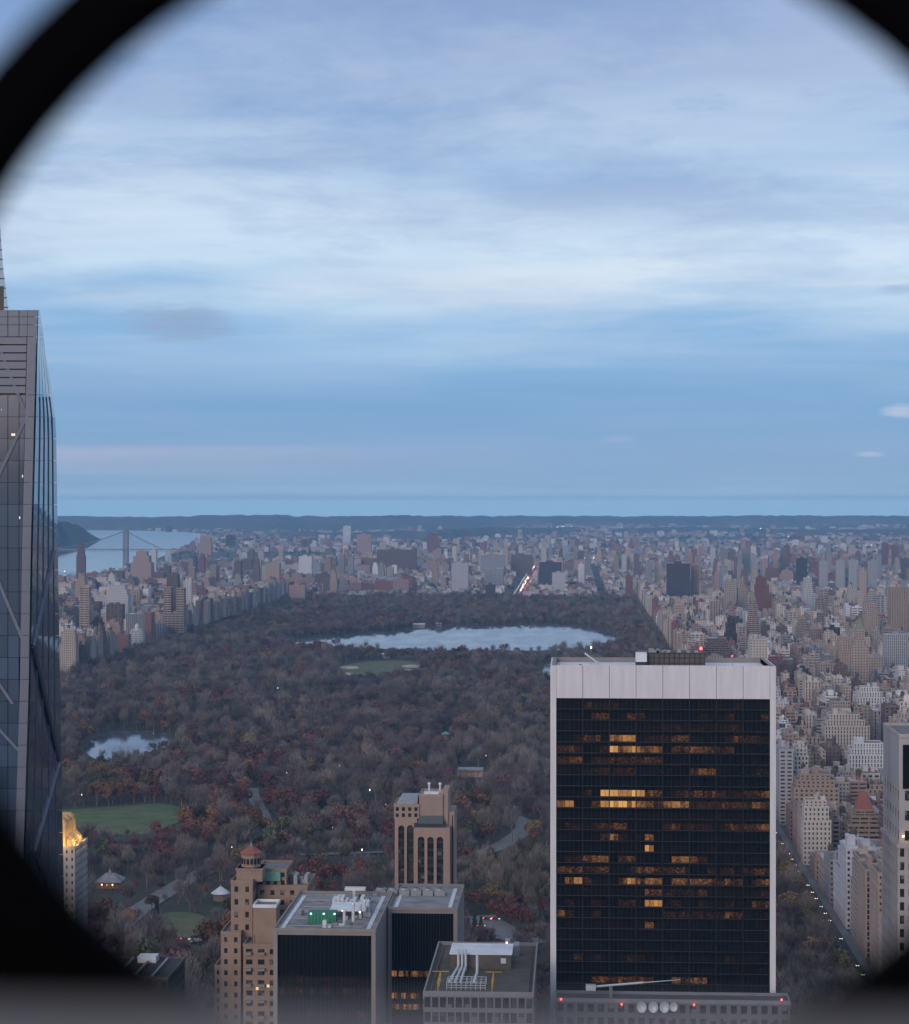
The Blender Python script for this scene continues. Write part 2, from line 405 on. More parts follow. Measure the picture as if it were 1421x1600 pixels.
# ------------------------------------------------------------------ mesh builder
class MB:
    def __init__(s): s.v = []; s.f = []; s.m = []; s.a = []

    def face(s, pts, mi=0, a=None):
        n = len(s.v); s.v.extend([tuple(p) for p in pts]); s.f.append(tuple(range(n, n + len(pts)))); s.m.append(mi); s.a.append(a); return s

    def box(s, x0, x1, y0, y1, z0, z1, mi=0, a=None, bottom=False):
        n = len(s.v)
        s.v += [(x0, y0, z0), (x1, y0, z0), (x1, y1, z0), (x0, y1, z0), (x0, y0, z1), (x1, y0, z1), (x1, y1, z1), (x0, y1, z1)]
        fs = [(0, 1, 5, 4), (1, 2, 6, 5), (2, 3, 7, 6), (3, 0, 4, 7), (4, 5, 6, 7)]
        if bottom: fs.append((3, 2, 1, 0))
        for f in fs: s.f.append(tuple(i + n for i in f)); s.m.append(mi); s.a.append(a)
        return s

    def prism(s, poly, z0, z1, mi=0, top=None):
        n = len(s.v); k = len(poly); t = top or poly
        s.v += [(x, y, z0) for x, y in poly] + [(x, y, z1) for x, y in t]
        for i in range(k):
            j = (i + 1) % k; s.f.append((n + i, n + j, n + k + j, n + k + i)); s.m.append(mi); s.a.append(None)
        s.f.append(tuple(n + k + i for i in range(k))); s.m.append(mi); s.a.append(None)
        return s

    def cone(s, cx, cy, z0, z1, r0, r1, k=10, mi=0, ph=0.0):
        p = [(cx + r0 * math.cos(ph + 2 * math.pi * i / k), cy + r0 * math.sin(ph + 2 * math.pi * i / k)) for i in range(k)]
        r1 = max(r1, 0.01)
        t = [(cx + r1 * math.cos(ph + 2 * math.pi * i / k), cy + r1 * math.sin(ph + 2 * math.pi * i / k)) for i in range(k)]
        return s.prism(p, z0, z1, mi, t)

    def bar(s, p, q, r, k=4, mi=0, r2=None):
        p = Vector(p); q = Vector(q); d = (q - p)
        if d.length < 1e-6: return s
        d.normalize(); a = d.orthogonal().normalized(); b = d.cross(a); r2 = r if r2 is None else r2
        n = len(s.v)
        for c, rr in ((p, r), (q, r2)):
            for i in range(k):
                t = 2 * math.pi * (i + 0.5) / k; s.v.append(tuple(c + (a * math.cos(t) + b * math.sin(t)) * rr))
        for i in range(k):
            j = (i + 1) % k; s.f.append((n + i, n + j, n + k + j, n + k + i)); s.m.append(mi); s.a.append(None)
        s.f.append(tuple(n + i for i in reversed(range(k)))); s.m.append(mi); s.a.append(None)
        s.f.append(tuple(n + k + i for i in range(k))); s.m.append(mi); s.a.append(None)
        return s

    def slab(s, quad, off, mi=0, a=None):
        """a quad given thickness along the vector off"""
        q = [Vector(p) for p in quad]; o = Vector(off); n = len(s.v)
        s.v += [tuple(p) for p in q] + [tuple(p + o) for p in q]; k = len(q)
        s.f.append(tuple(n + i for i in reversed(range(k)))); s.f.append(tuple(n + k + i for i in range(k)))
        for i in range(k):
            j = (i + 1) % k; s.f.append((n + i, n + j, n + k + j, n + k + i))
        s.m += [mi] * (k + 2); s.a += [a] * (k + 2)
        return s

    def mesh(s, name, mats, origin=(0, 0, 0), attr=None):
        me = bpy.data.meshes.new(name); o = origin
        me.from_pydata([(x - o[0], y - o[1], z - o[2]) for x, y, z in s.v], [], s.f)
        for m in (mats if isinstance(mats, (list, tuple)) else [mats]): me.materials.append(MATS[m])
        if any(s.m): me.polygons.foreach_set('material_index', s.m)
        if attr:
            if attr == 'lit':
                at_ = me.attributes.new('lit', 'FLOAT', 'FACE'); at_.data.foreach_set('value', [0.0 if v is None else v for v in s.a])
            else:
                at_ = me.attributes.new(attr, 'FLOAT_COLOR', 'FACE')
                at_.data.foreach_set('color', [c for v in s.a for c in ((*v, 1.0) if v else (0.3, 0.3, 0.3, 1.0))])
        return me

    def build(s, name, mats, parent=None, color=None, attr=None, origin=None):
        o0 = origin if origin is not None else (world_loc(parent) if parent else (0, 0, 0))
        me = s.mesh(name, mats, o0, attr)
        ob = bpy.data.objects.new(name, me); COL.objects.link(ob)
        if parent: ob.parent = parent
        elif origin is not None: ob.location = origin
        if parent is not None and origin is not None:
            ob.location = Vector(origin) - Vector(world_loc(parent))
        if color: ob.color = (*color, 1)
        return ob


def world_loc(o):
    p = Vector((0, 0, 0))
    while o is not None: p = p + Vector(o.location); o = o.parent
    return p


def tag(o, label, cat, group=None, kind=None):
    o['label'] = label
    if cat: o['category'] = cat
    if group: o['group'] = group
    if kind: o['kind'] = kind
    return o


def thing(name, loc, label, cat, group=None):
    o = bpy.data.objects.new(name, None); COL.objects.link(o); o.location = loc; o.empty_display_size = 1
    return tag(o, label, cat, group)


def struct(name, mb, m, label=None, attr=None):
    o = mb.build(name, m, attr=attr); o['kind'] = 'structure'
    if label: o['label'] = label
    return o

# ================================================================== the setting
def sheet(name, pts, z, m, label):
    mb = MB(); mb.face([(p[0], p[1], z) for p in pts]); return struct(name, mb, m, label)


def pxpoly(poly, z): return [tuple(gnd(x, y, z))[:2] for x, y in poly]


def smooth(poly, it=2):
    for _ in range(it):
        q = []
        for i in range(len(poly)):
            a = poly[i]; b = poly[(i + 1) % len(poly)]
            q += [(a[0] * .75 + b[0] * .25, a[1] * .75 + b[1] * .25), (a[0] * .25 + b[0] * .75, a[1] * .25 + b[1] * .75)]
        poly = q
    return poly


YEND = 24000.0
sheet('ground', [(-26000, -1500), (26000, -1500), (26000, YEND), (-26000, YEND)], 0.0, 'city_ground', 'grey city ground running out to the horizon')
PARK_X0, PARK_X1, PARK_Y0, PARK_Y1 = -706.0, 137.0, 1000.0, 5290.0
sheet('park_ground', [(PARK_X0, PARK_Y0), (PARK_X1, PARK_Y0), (PARK_X1, PARK_Y1), (PARK_X0, PARK_Y1)], 0.4, 'park_soil', 'brown leaf-strewn soil under the park trees')

RES = [(425, 1002), (455, 998), (490, 996), (530, 993), (580, 989), (640, 984), (700, 980), (760, 978), (820, 976), (862, 975), (905, 978), (940, 985), (962, 994), (965, 1005), (930, 1013), (850, 1017), (750, 1016), (650, 1016), (560, 1012), (500, 1008), (450, 1005)]
LAKE = [(128, 1166), (152, 1151), (175, 1144), (205, 1142), (240, 1143), (274, 1147), (273, 1162), (250, 1170), (225, 1178), (195, 1187), (160, 1189), (138, 1182)]
GLAWN = [(526, 1044), (545, 1037), (600, 1031), (650, 1033), (670, 1041), (655, 1050), (600, 1058), (535, 1059)]
MEADOW = [(40, 1270), (120, 1264), (200, 1259), (255, 1254), (292, 1264), (288, 1280), (262, 1292), (222, 1307), (130, 1302), (40, 1296)]
LAWN2 = [(222, 1445), (258, 1424), (318, 1426), (334, 1455), (300, 1474), (232, 1473)]
LAKE2 = [(835, 1045), (862, 1035), (880, 1040), (880, 1056), (850, 1058)]
sheet('reservoir_water', pxpoly(smooth(RES), 0.8), 0.8, 'water', 'large pale reservoir across the middle of the park')
sheet('lake_water', pxpoly(smooth(LAKE), 0.8), 0.8, 'water', 'small bright lake among bare trees on the left')
sheet('pond_water', pxpoly(smooth(LAKE2), 0.8), 0.8, 'water', 'sliver of pond beside the white-framed tower')
sheet('ball_field_lawn', pxpoly(smooth(GLAWN), 0.8), 0.8, 'lawn_worn', 'green ball field with sandy infields')
sheet('meadow_lawn', pxpoly(smooth(MEADOW), 0.8), 0.8, 'lawn', 'broad green meadow left of the red trees')
sheet('lower_lawn', pxpoly(smooth(LAWN2), 0.8), 0.8, 'lawn_worn', 'small lawn beside the park drive')
for (cx, cy, rx, ry) in ((546, 1043, 15, 2.6), (541, 1053, 11, 2.4), (645, 1041, 17, 2.4), (640, 1047, 15, 1.8)):
    el = [(cx + rx * math.cos(t * math.pi / 10), cy + ry * math.sin(t * math.pi / 10)) for t in range(20)]
    sheet('sand_infield', pxpoly(el, 1.1), 1.1, 'sand', 'pale sandy infield of the ball field')


def ribbon(name, pts, w, z, m, label):
    """a road laid along ground points"""
    mb = MB(); P = [Vector((p[0], p[1], 0)) for p in pts]
    L_, R_ = [], []
    for i, p in enumerate(P):
        t = (P[min(i + 1, len(P) - 1)] - P[max(i - 1, 0)]).normalized(); n = Vector((-t.y, t.x, 0))
        L_.append(p + n * w / 2); R_.append(p - n * w / 2)
    for i in range(len(P) - 1):
        mb.face([(R_[i].x, R_[i].y, z), (R_[i + 1].x, R_[i + 1].y, z), (L_[i + 1].x, L_[i + 1].y, z), (L_[i].x, L_[i].y, z)])
    return struct(name, mb, m, label)


def spline(pts, k=6):
    out = []
    P = [pts[0]] + list(pts) + [pts[-1]]
    for i in range(1, len(P) - 2):
        for j in range(k):
            t = j / k
            q = [0.5 * (2 * P[i][c] + (P[i + 1][c] - P[i - 1][c]) * t + (2 * P[i - 1][c] - 5 * P[i][c] + 4 * P[i + 1][c] - P[i + 2][c]) * t * t
                        + (3 * P[i][c] - P[i - 1][c] - 3 * P[i + 1][c] + P[i + 2][c]) * t ** 3) for c in (0, 1)]
            out.append(tuple(q))
    out.append(tuple(pts[-1])); return out


DRIVES = [
    ('park_drive', [(150, 1500), (178, 1458), (210, 1428), (245, 1404), (285, 1380), (320, 1362)], 15, 'curving grey park drive below the meadow'),
    ('park_path', [(395, 1232), (398, 1250), (412, 1272), (422, 1300), (445, 1306)], 10, 'pale path between the red trees'),
    ('park_loop', [(690, 1352), (735, 1338), (772, 1327), (800, 1312), (818, 1298), (820, 1286), (800, 1276)], 15, 'pale curving drive right of the tan arched tower'),
    ('park_entry', [(740, 1432), (765, 1448), (800, 1462), (850, 1474)], 26, 'grey road at the near park entrance'),
    ('park_walk', [(470, 1336), (540, 1334), (600, 1332)], 8, 'pale walk left of the tan arched tower'),
    ('park_terrace', [(255, 1478), (300, 1470), (345, 1462)], 12, 'pale paved walk below the small lawn'),
]
for nm, pp, w, lab in DRIVES:
    ribbon(nm, spline([tuple(gnd(x, y, 0.9))[:2] for x, y in pp]), w, 1.2 if nm != 'park_terrace' else 1.4, 'park_road', lab)

# Fifth avenue along the park and the avenue that runs north out of it
FX0, FX1 = 142.0, 155.0
sheet('avenue_road', [(FX0, 850), (FX1, 850), (FX1, 5400), (FX0, 5400)], 0.3, 'asphalt', 'avenue along the right edge of the park')


def kerbed(name, x0, x1, y0, y1, label):
    mb = MB(); mb.box(x0, x1, y0, y1, -0.5, 0.45); return struct(name, mb, 'pavement', label)


kerbed('pavement_park', FX0 - 4.5, FX0, 850, 5400, 'pavement on the park side of the avenue')
kerbed('pavement_east', FX1, FX1 + 4.5, 850, 5400, 'pavement in front of the avenue apartment houses')
mb = MB()
for yy in range(870, 3200, 12):
    for xx in (FX0 + 4.3, FX0 + 8.6): mb.face([(xx, yy, 0.34), (xx + 0.16, yy, 0.34), (xx + 0.16, yy + 4, 0.34), (xx, yy + 4, 0.34)])
o = struct('road_markings', mb, 'roof_white', 'white lane dashes on the avenue')
LENOX_X = -140.0
sheet('north_avenue_road', [(LENOX_X - 14, 5292), (LENOX_X + 14, 5292), (LENOX_X + 14, 9000), (LENOX_X - 14, 9000)], 0.3, 'asphalt', 'straight avenue full of car lights beyond the park')

# river, far shore, cliffs and hills
RIV = [(20, 912), (150, 902), (215, 886), (262, 866), (300, 853), (330, 843), (322, 834), (280, 831), (230, 829), (145, 827.5), (20, 827)]
sheet('river_water', pxpoly(RIV, 0.8), 0.8, 'water', 'wide pale river behind the suspension bridge')


def ridge(name, pts, depth, m, label, seed, rough=0.12, nx=140, ny=8):
    """a hill range: crest heights given by photograph points at their own distance"""
    r = np.random.default_rng(seed); mb = MB()
    xs = np.linspace(0, 1, nx); X_, Y_, H_ = [], [], []
    P = [(p[0], p[1], p[2]) for p in pts]
    key = np.linspace(0, 1, len(P))
    for t in xs:
        X_.append(np.interp(t, key, [p[0] for p in P])); Y_.append(np.interp(t, key, [p[1] for p in P])); H_.append(np.interp(t, key, [p[2] for p in P]))
    nz = np.zeros(nx)
    for o_ in range(5):
        k = 5 * 2 ** o_; nz += np.interp(xs, np.linspace(0, 1, k + 2), r.uniform(-1, 1, k + 2)) / 2 ** o_
    idx = []
    prof = np.sin(np.linspace(0, math.pi, ny)) ** 0.7
    for i in range(nx):
        row = []
        for j in range(ny):
            h = max(0.0, H_[i] * (1 + rough * nz[i]) * prof[j] * (1 + (0.10 * r.uniform(-1, 1) if 0 < j < ny - 1 else 0)))
            row.append(len(mb.v)); mb.v.append((X_[i], Y_[i] + depth * (j / (ny - 1)), h - (3 if j in (0, ny - 1) else 0)))
        idx.append(row)
    for i in range(nx - 1):
        for j in range(ny - 1):
            mb.f.append((idx[i][j], idx[i + 1][j], idx[i + 1][j + 1], idx[i][j + 1])); mb.m.append(0); mb.a.append(None)
    o = struct(name, mb, m, label)
    for p in o.data.polygons: p.use_smooth = True
    return o


def hp(x, ybase, ytop):
    g = gnd(x, ybase); return (g.x, g.y, (ybase - ytop) / FPX * g.y)


ridge('cliff_hill', [hp(-20, 868, 816), hp(20, 866, 817), hp(45, 864, 817.5), hp(70, 860, 819), hp(86, 857, 822), hp(98, 852, 831), hp(110, 847, 842)], 900, 'cliff', 'dark wooded cliff left of the bridge', 3, 0.05)
ridge('far_hills', [hp(20, 828, 810), hp(110, 828, 811), hp(250, 829, 810), hp(400, 830, 809), hp(520, 830, 807.5), hp(600, 830, 809), hp(680, 829, 811), hp(760, 828, 822), hp(820, 828, 828)], 3000, 'far_land', 'blue wooded hills along the far river shore', 4)
ridge('far_hills_north', [hp(480, 820, 819), hp(600, 820, 808), hp(800, 820, 806), hp(1000, 820, 806.5), hp(1250, 820, 805.5), hp(1480, 820, 806.5)], 900, 'far_land', 'long blue ridge on the right of the horizon', 5)
ridge('wooded_ridge', [hp(430, 842, 832), hp(560, 846, 833), hp(680, 846, 829), hp(800, 838, 827), hp(900, 834, 825)], 900, 'far_land', 'dark wooded ridge among the far houses', 6)
ridge('wooded_ridge_east', [hp(960, 836, 827), hp(1100, 832, 824), hp(1260, 838, 829), hp(1460, 836, 827)], 700, 'far_land', 'dark wooded strip among the far houses on the right', 8)

# ================================================================== tall near buildings
LAND = []           # landmarks for the labels: (phrase, px x, px y)
OCC = []            # picture rectangles that hide what lies behind: (x0, x1, ytop, Y)
FOOT = []           # footprints already taken: (x0, x1, y0, y1)


def take(x0, x1, y0, y1): FOOT.append((x0, x1, y0, y1))


def roof_kit(parent, x0, x1, y0, y1, z, seed, n=3, tank=False, roofc=(0.22, 0.21, 0.21), wallc=(0.3, 0.27, 0.25)):
    """bulkheads, ducts and a water tank standing on a roof"""
    r = random.Random(seed); w, d = x1 - x0, y1 - y0
    for i in range(n):
        bk = r.uniform(.75, 1.25); bw, bd, bh = w * r.uniform(.12, .35), d * r.uniform(.15, .4), r.uniform(2.5, 5.5)
        cx, cy_ = r.uniform(x0 + bw * .6, x1 - bw * .6), r.uniform(y0 + bd * .6, y1 - bd * .6)
        m = MB().box(cx - bw / 2, cx + bw / 2, cy_ - bd / 2, cy_ + bd / 2, z - 0.2, z + bh - i * 0.13)
        m.box(cx - bw / 2 - .2, cx + bw / 2 + .2, cy_ - bd / 2 - .2, cy_ + bd / 2 + .2, z + bh - i * 0.13, z + bh + 0.3 - i * 0.13)
        m.build('bulkhead', 'stone', parent, color=tuple(c * bk for c in wallc))
    if tank:
        cx, cy_ = r.uniform(x0 + w * .25, x1 - w * .25), r.uniform(y0 + d * .3, y1 - d * .3)
        m = MB(); m.cone(cx, cy_, z + 4.2, z + 8.2, 2.1, 2.0, 10); m.cone(cx, cy_, z + 8.2, z + 9.6, 2.3, 0.1, 10)
        for sx in (-1, 1):
            for sy in (-1, 1): m.bar((cx + sx * 1.3, cy_ + sy * 1.3, z - .2), (cx + sx * 1.3, cy_ + sy * 1.3, z + 4.2), 0.15)
        m.build('water_tank', 'tank_wood', parent)


# ---- the black tower framed in white stone --------------------------------
LIT_ROWS = """001322210111010010112011
111033013200000021020003
011111111111222222222000
012331666122233111123222
332012857545033444230100
334022333333000000000000
111222222111100355100022
000000000000000000000000
000208999943023333322345
780038997543565233333343
111111111111111111111111
122123441010232222133334
111013520150000000000000
000000000180010001000000
022454033000066420010011
343333112443343002221233
046311146464154444343134
011111111144222231111012
020021023187121021121033
420020000011222222243111
011111110141111100000010
100000000000000000000000
000000000000000000000000
013121012210110110021110
000000000000000000000000
000034344430043440000000
000000000000000000000000
001002000110000010000100""".split()


def black_tower():
    Y = 650.0
    xl, xr = X(860.5, Y), X(1213, Y); zt = Z(1040, Y, 1036); D = 34.0
    root = thing('office_tower', ((xl + xr) / 2, Y, 0), 'black glass office tower framed in white stone with lit office floors', 'office tower')
    colw = X(869.5, Y) - xl
    gx0, gx1 = xl + colw, xr - colw; zg = Z(1091.5, Y, 1036)
    # core, side walls and corner columns
    MB().box(xl + 0.9, xr - 0.9, Y + 1.2, Y + D, 0, zt - 1.6).build('core', 'glass_black', root)
    for a, b in ((xl, gx0), (gx1, xr)):
        MB().box(a, b, Y - 0.5, Y + D + 0.3, 0, zt - 0.15).build('stone_column', 'travertine', root)
    bay = (gx1 - gx0) / 8
    for i in range(8):
        MB().box(gx0 + i * bay + 0.07, gx0 + (i + 1) * bay - 0.07, Y - 0.35, Y + 1.0, zg, zt).build('stone_panel', 'travertine', root)
    MB().box(gx0, gx1, Y - 0.2, Y + 0.6, zg + 0.02, zt - 0.2).build('panel_backing', 'black_mullion', root)
    fh = 17.15 / FPX * Y
    zrow0 = Z(1102.5, Y, 1036)
    mull, bead = MB(), MB()
    for k in range(len(LIT_ROWS) + 10):
        zc = zrow0 - k * fh
        row = LIT_ROWS[k] if k < len(LIT_ROWS) else '0' * 24
        wh = fh * 0.29
        MB().box(gx0, gx1, Y + 0.1, Y + 1.1, zc + wh + 0.0, zc - wh + fh).build('spandrel', 'glass_black', root)
        bead.box(gx0, gx1, Y + 0.02, Y + 0.11, zc - wh - 0.30, zc - wh - 0.12)
        if k < 29:
            for b in range(8):
                m = MB(); x0 = gx0 + b * bay
                for s in range(6):
                    lv = int(row[b * 3 + s // 2]) / 9.0
                    if lv > 0: lv = max(0.0, min(1.0, lv * rng.uniform(0.72, 1.2)))
                    elif rng.random() < 0.25: lv = 0.08
                    m.face([(x0 + bay * s / 6, Y + 0.45, zc - wh), (x0 + bay * (s + 1) / 6, Y + 0.45, zc - wh), (x0 + bay * (s + 1) / 6, Y + 0.45, zc + wh), (x0 + bay * s / 6, Y + 0.45, zc + wh)], a=lv)
                m.build('window', 'office_window', root, attr='lit', origin=(x0 + bay / 2, Y + 0.45, zc))
    zlow = zrow0 - (len(LIT_ROWS) + 10) * fh
    for b in range(9):
        x0 = gx0 + b * bay; mull.box(x0 - 0.16, x0 + 0.16, Y - 0.12, Y + 0.5, zlow, zg)
        if b < 8:
            for s in range(1, 6): mull.box(x0 + bay * s / 6 - 0.045, x0 + bay * s / 6 + 0.045, Y + 0.04, Y + 0.46, zlow, zg - 0.03)
    mull.build('mullion', 'black_mullion', root)['kind'] = 'stuff'; bead.build('sill_trim', 'metal_dark', root)['kind'] = 'stuff'
    MB().box(gx0, gx1, Y + 0.2, Y + 1.3, 0, zlow + 1.0).build('lower_facade', 'glass_black', root)
    # roof
    zr = zt - 1.6
    rf = MB().box(xl + 1.2, xr - 1.2, Y + 1.0, Y + D - 1, zr - .5, zr + .05).build('roof', 'roof_white', root)
    p = MB(); p.box(xl + 0.2, xr - 0.2, Y + D - 1, Y + D, zr - 3, zt - .05); p.box(xl + colw * .3, xl + colw, Y + .6, Y + D - 1, zr - 2, zt - .02); p.box(xr - colw, xr - colw * .3, Y + .6, Y + D - 1, zr - 2, zt - .02)
    p.build('parapet', 'concrete', root)
    ax0, ax1 = X(998, Y + 12), X(1101, Y + 12)
    MB().box(ax0, ax1, Y + 9, Y + 24, zr, zr + 4.7).build('plant_room', 'roof_brown', root)
    g = MB()
    for i in range(14):
        xx = ax0 + (ax1 - ax0) * i / 13; g.box(xx - .12, xx + .12, Y + 8.8, Y + 9.02, zr, zr + 4.9)
    for zz in (1.6, 3.2, 4.7): g.box(ax0, ax1, Y + 8.74, Y + 8.84, zr + zz, zr + zz + .22)
    g.build('plant_screen', 'metal_dark', root)
    MB().box(X(994, Y + 8), X(1011, Y + 8), Y + 6.5, Y + 12, zr + 2.2, zr + 4.9).box(X(994, Y + 8), X(1011, Y + 8), Y + 6.7, Y + 12, zr, zr + 2.2, 1).build('cooling_unit', ['roof_white', 'metal_dark'], root)
    d = MB()
    for i in range(9):
        xx = ax0 + 1 + (ax1 - ax0 - 3) * rng.random(); d.box(xx, xx + rng.uniform(.6, 2), Y + 12, Y + 15, zr + 4.7, zr + 5 + rng.random())
    d.build('duct', 'metal_grey', root)
    # window-cleaning machine
    c = MB(); cx, cyy = X(938, Y + 10), Y + 10
    c.box(cx - 1, cx + 4, cyy - 1.2, cyy + 1.2, zr, zr + 1.2); c.bar((cx, cyy, zr + 1), (X(914, Y + 10), cyy, zr + 4.6), .28); c.bar((cx - .5, cyy, zr), (cx - .5, cyy, zr + 2), .2)
    c.build('roof_crane', 'metal_light', root)
    s = MB(); s.bar((X(924, Y + 20), Y + 20, zr), (X(924, Y + 20), Y + 20, zr + 5.4), .08); s.bar((X(928, Y + 20), Y + 20, zr), (X(928, Y + 20), Y + 20, zr + 3.4), .06)
    ms = s.build('mast', 'metal_grey', root)
    MB().cone(X(924, Y + 20), Y + 20, zr + 5.4, zr + 5.9, .25, .2, 8).build('mast_lamp', 'lamp_warm', ms)
    for (qx, zz) in ((1096, 5.6), (1145, 3.6)):
        m = MB(); m.bar((X(qx, Y + 13), Y + 13, zr), (X(qx, Y + 13), Y + 13, zr + zz), .1); b = m.build('beacon_post', 'metal_grey', root)
        MB().cone(X(qx, Y + 13), Y + 13, zr + zz, zr + zz + (.8 if qx < 1100 else .3), .45 if qx < 1100 else .18, .3 if qx < 1100 else .1, 8).build('beacon_lamp', 'lamp_red', b)
    m = MB(); m.box(X(868, Y + 4), X(875, Y + 4), Y + 3, Y + 6, zr, zr + 1.4); m.box(X(905, Y + 4), X(910, Y + 4), Y + 3, Y + 5, zr, zr + 1.6); m.build('hatch', 'red_tile', root)
    OCC.append((860, 1213, 1030, Y)); LAND.append(('the black tower framed in white', 1036, 1035))


black_tower()


# ---- the tapering glass tower at the left edge -----------------------------
def taper_tower():
    Y0, Y1 = 330.0, 362.0
    root = thing('glass_skyscraper', (X(0, Y0), Y0 + 15, 0), 'tapering grey and blue glass skyscraper at the left edge, braced by white diagonals', 'skyscraper')
    fe = [(484, 58.5), (860, 49), (1080, 45.5), (1290, 39), (1420, 35), (3000, -10)]                 # front face, right edge
    se = [(484, 61), (600, 77.5), (660, 86.5), (860, 89.5), (1080, 93), (1360, 98.5), (3000, 130)]     # silhouette of the side face

    def it(t, y): return float(np.interp(y, [p[0] for p in t], [p[1] for p in t]))
    ys = [484, 495, 507.5, 526] + [617 + 34.2 * k for k in range(32)]
    n_side = Vector((1, -0.25, 0)).normalized() * 0.18
    xsplit = [-150, -112, -74, -40, -12, 12.5, 30.0]
    # solid core behind the skin
    yb = 2900
    core = MB(); q = []
    for y in (485, 660, 1420, yb):
        q.append([at(-190, y, Y0 + .4), at(it(fe, y), y, Y0 + .4) - Vector((.5, 0, 0)), at(it(se, y), y, Y1) - Vector((.6, 0, 0)), at(-190, y, Y1)])
    for a, b in zip(q[:-1], q[1:]):
        for i in range(4):
            j = (i + 1) % 4; core.face([b[i], b[j], a[j], a[i]])
    core.face(q[0]); core.build('core', 'glass_black', root)
    for k in range(len(ys) - 1):
        ya, yb_ = ys[k] + 0.35, ys[k + 1] - 0.35
        louv = 526 <= ys[k] < 617; top = ys[k] < 526
        ea, eb = it(fe, ya), it(fe, yb_); ca, cb = ea - 14.5, eb - 14.5
        bounds = [(lambda u: (lambda y: u))(u) for u in xsplit] + [lambda y: it(fe, y) - 14.5, lambda y: it(fe, y)]
        for j in range(len(bounds) - 1):
            xa0, xa1, xb0, xb1 = bounds[j](ya) + .5, bounds[j + 1](ya) - .5, bounds[j](yb_) + .5, bounds[j + 1](yb_) - .5
            if xa1 <= xa0 + .5 or xb1 <= xb0 + .5: continue
            col = j == len(bounds) - 2
            if louv and not col: continue
            panel = col or top
            MB().slab([at(xb0, yb_, Y0), at(xb1, yb_, Y0), at(xa1, ya, Y0), at(xa0, ya, Y0)], (0, -0.25 if col else -0.08, 0)).build(
                'cladding_panel' if panel else 'window_pane', 'alu_panel' if panel else 'glass_front', root, origin=tuple(at((xa0 + xa1) / 2, ya, Y0)))
        # side face: glass panes
        for s in range(5):
            def sp(y, t):
                a = at(it(fe, y), y, Y0 + .05); b = at(it(se, y), y, Y1); return a.lerp(b, t)
            t0, t1 = s / 5 + .012, (s + 1) / 5 - .012
            MB().slab([sp(yb_, t0), sp(yb_, t1), sp(ya, t1), sp(ya, t0)], n_side).build('side_pane', 'glass_side', root, origin=tuple(sp(ya, (t0 + t1) / 2)))
    for s in range(1, 5):          # upright mullions of the side face
        m = MB()
        for ya, yb_ in zip(range(620, 1640, 34), range(654, 1674, 34)):
            pa, pb = [at(it(fe, y), y, Y0 + .05).lerp(at(it(se, y), y, Y1), s / 5) + n_side * 1.05 for y in (ya, yb_)]
            m.bar(pa, pb, .13)
        m.build('side_mullion', 'alu_panel', root)
    # louvres near the top
    lv = MB()
    for k in range(7):
        ya = 527 + 12.8 * k
        MB().slab([at(-170, ya + 10.6, Y0), at(it(fe, ya) - 15, ya + 10.6, Y0), at(it(fe, ya) - 15, ya, Y0), at(-170, ya, Y0)], (0, -0.3, 0)).build('louvre', 'alu_panel', root)
    # white diagonal braces just inside the front, and dark ones on the side
    for (a, b) in (((-8, 526), (42, 650)), ((42, 650), (-20, 780)), ((-8, 895), (40, 1010)), ((-10, 1130), (36, 1180)), ((-40, 1010), (20, 1100))):
        A, B = at(a[0], a[1], Y0 - .14), at(b[0], b[1], Y0 - .14); w = .28
        MB().slab([A + Vector((-w, 0, 0)), B + Vector((-w, 0, 0)), B + Vector((w, 0, 0)), A + Vector((w, 0, 0))], (0, -.1, 0)).build('brace', 'alu_brace', root)
    for (ya, ta, yb_, tb) in ((1010, .05, 1190, .9), (1190, .9, 1330, .2), (1330, .2, 1420, .8), (860, .8, 1010, .05)):
        def sp2(y, t): return at(it(fe, y), y, Y0).lerp(at(it(se, y), y, Y1), t) + n_side * 1.6
        MB().bar(sp2(ya, ta), sp2(yb_, tb), .38).build('side_brace', 'alu_panel', root)
    # upper spire set back behind the roof
    P = [(-10, 322), (0, 352), (5, 420), (13.5, 487)]
    sp = MB()
    for (a, b) in zip(P[:-1], P[1:]):
        fa, fb = at(a[0] - 14, a[1], Y0 + 6), at(b[0] - 14, b[1], Y0 + 6)
        l0, l1 = at(-190, a[1], Y0 + 6), at(-190, b[1], Y0 + 6); ka, kb = at(a[0], a[1], Y0 + 18), at(b[0], b[1], Y0 + 18); m0, m1 = at(-190, a[1], Y0 + 18), at(-190, b[1], Y0 + 18)
        sp.face([l1, fb, fa, l0]); sp.face([fb, kb, ka, fa]); sp.face([kb, m1, m0, ka])
        if a[1] == 322: sp.face([l0, fa, ka, m0])
    sp.build('spire', 'glass_front', root)
    s2 = MB()
    for y in range(330, 486, 15):
        xx = float(np.interp(y, [p[1] for p in P], [p[0] for p in P])); c = at(xx - 14, y, Y0 + 5.8); e = at(xx, y, Y0 + 18)
        s2.box(c.x - 14, c.x + .05, Y0 + 5.8, Y0 + 6.0, c.z - .09, c.z + .09); s2.bar((c.x, c.y + .2, c.z), e, .1)
    s2.build('spire_trim', 'alu_panel', root)
    c = at(3, 470, Y0 + 5.6); MB().box(c.x - 2, c.x + .25, Y0 + 5.5, Y0 + 5.9, Z(484, Y0 + 5.6, 0), Z(447, Y0 + 5.6, 0)).build('louvre', 'black_mullion', root)
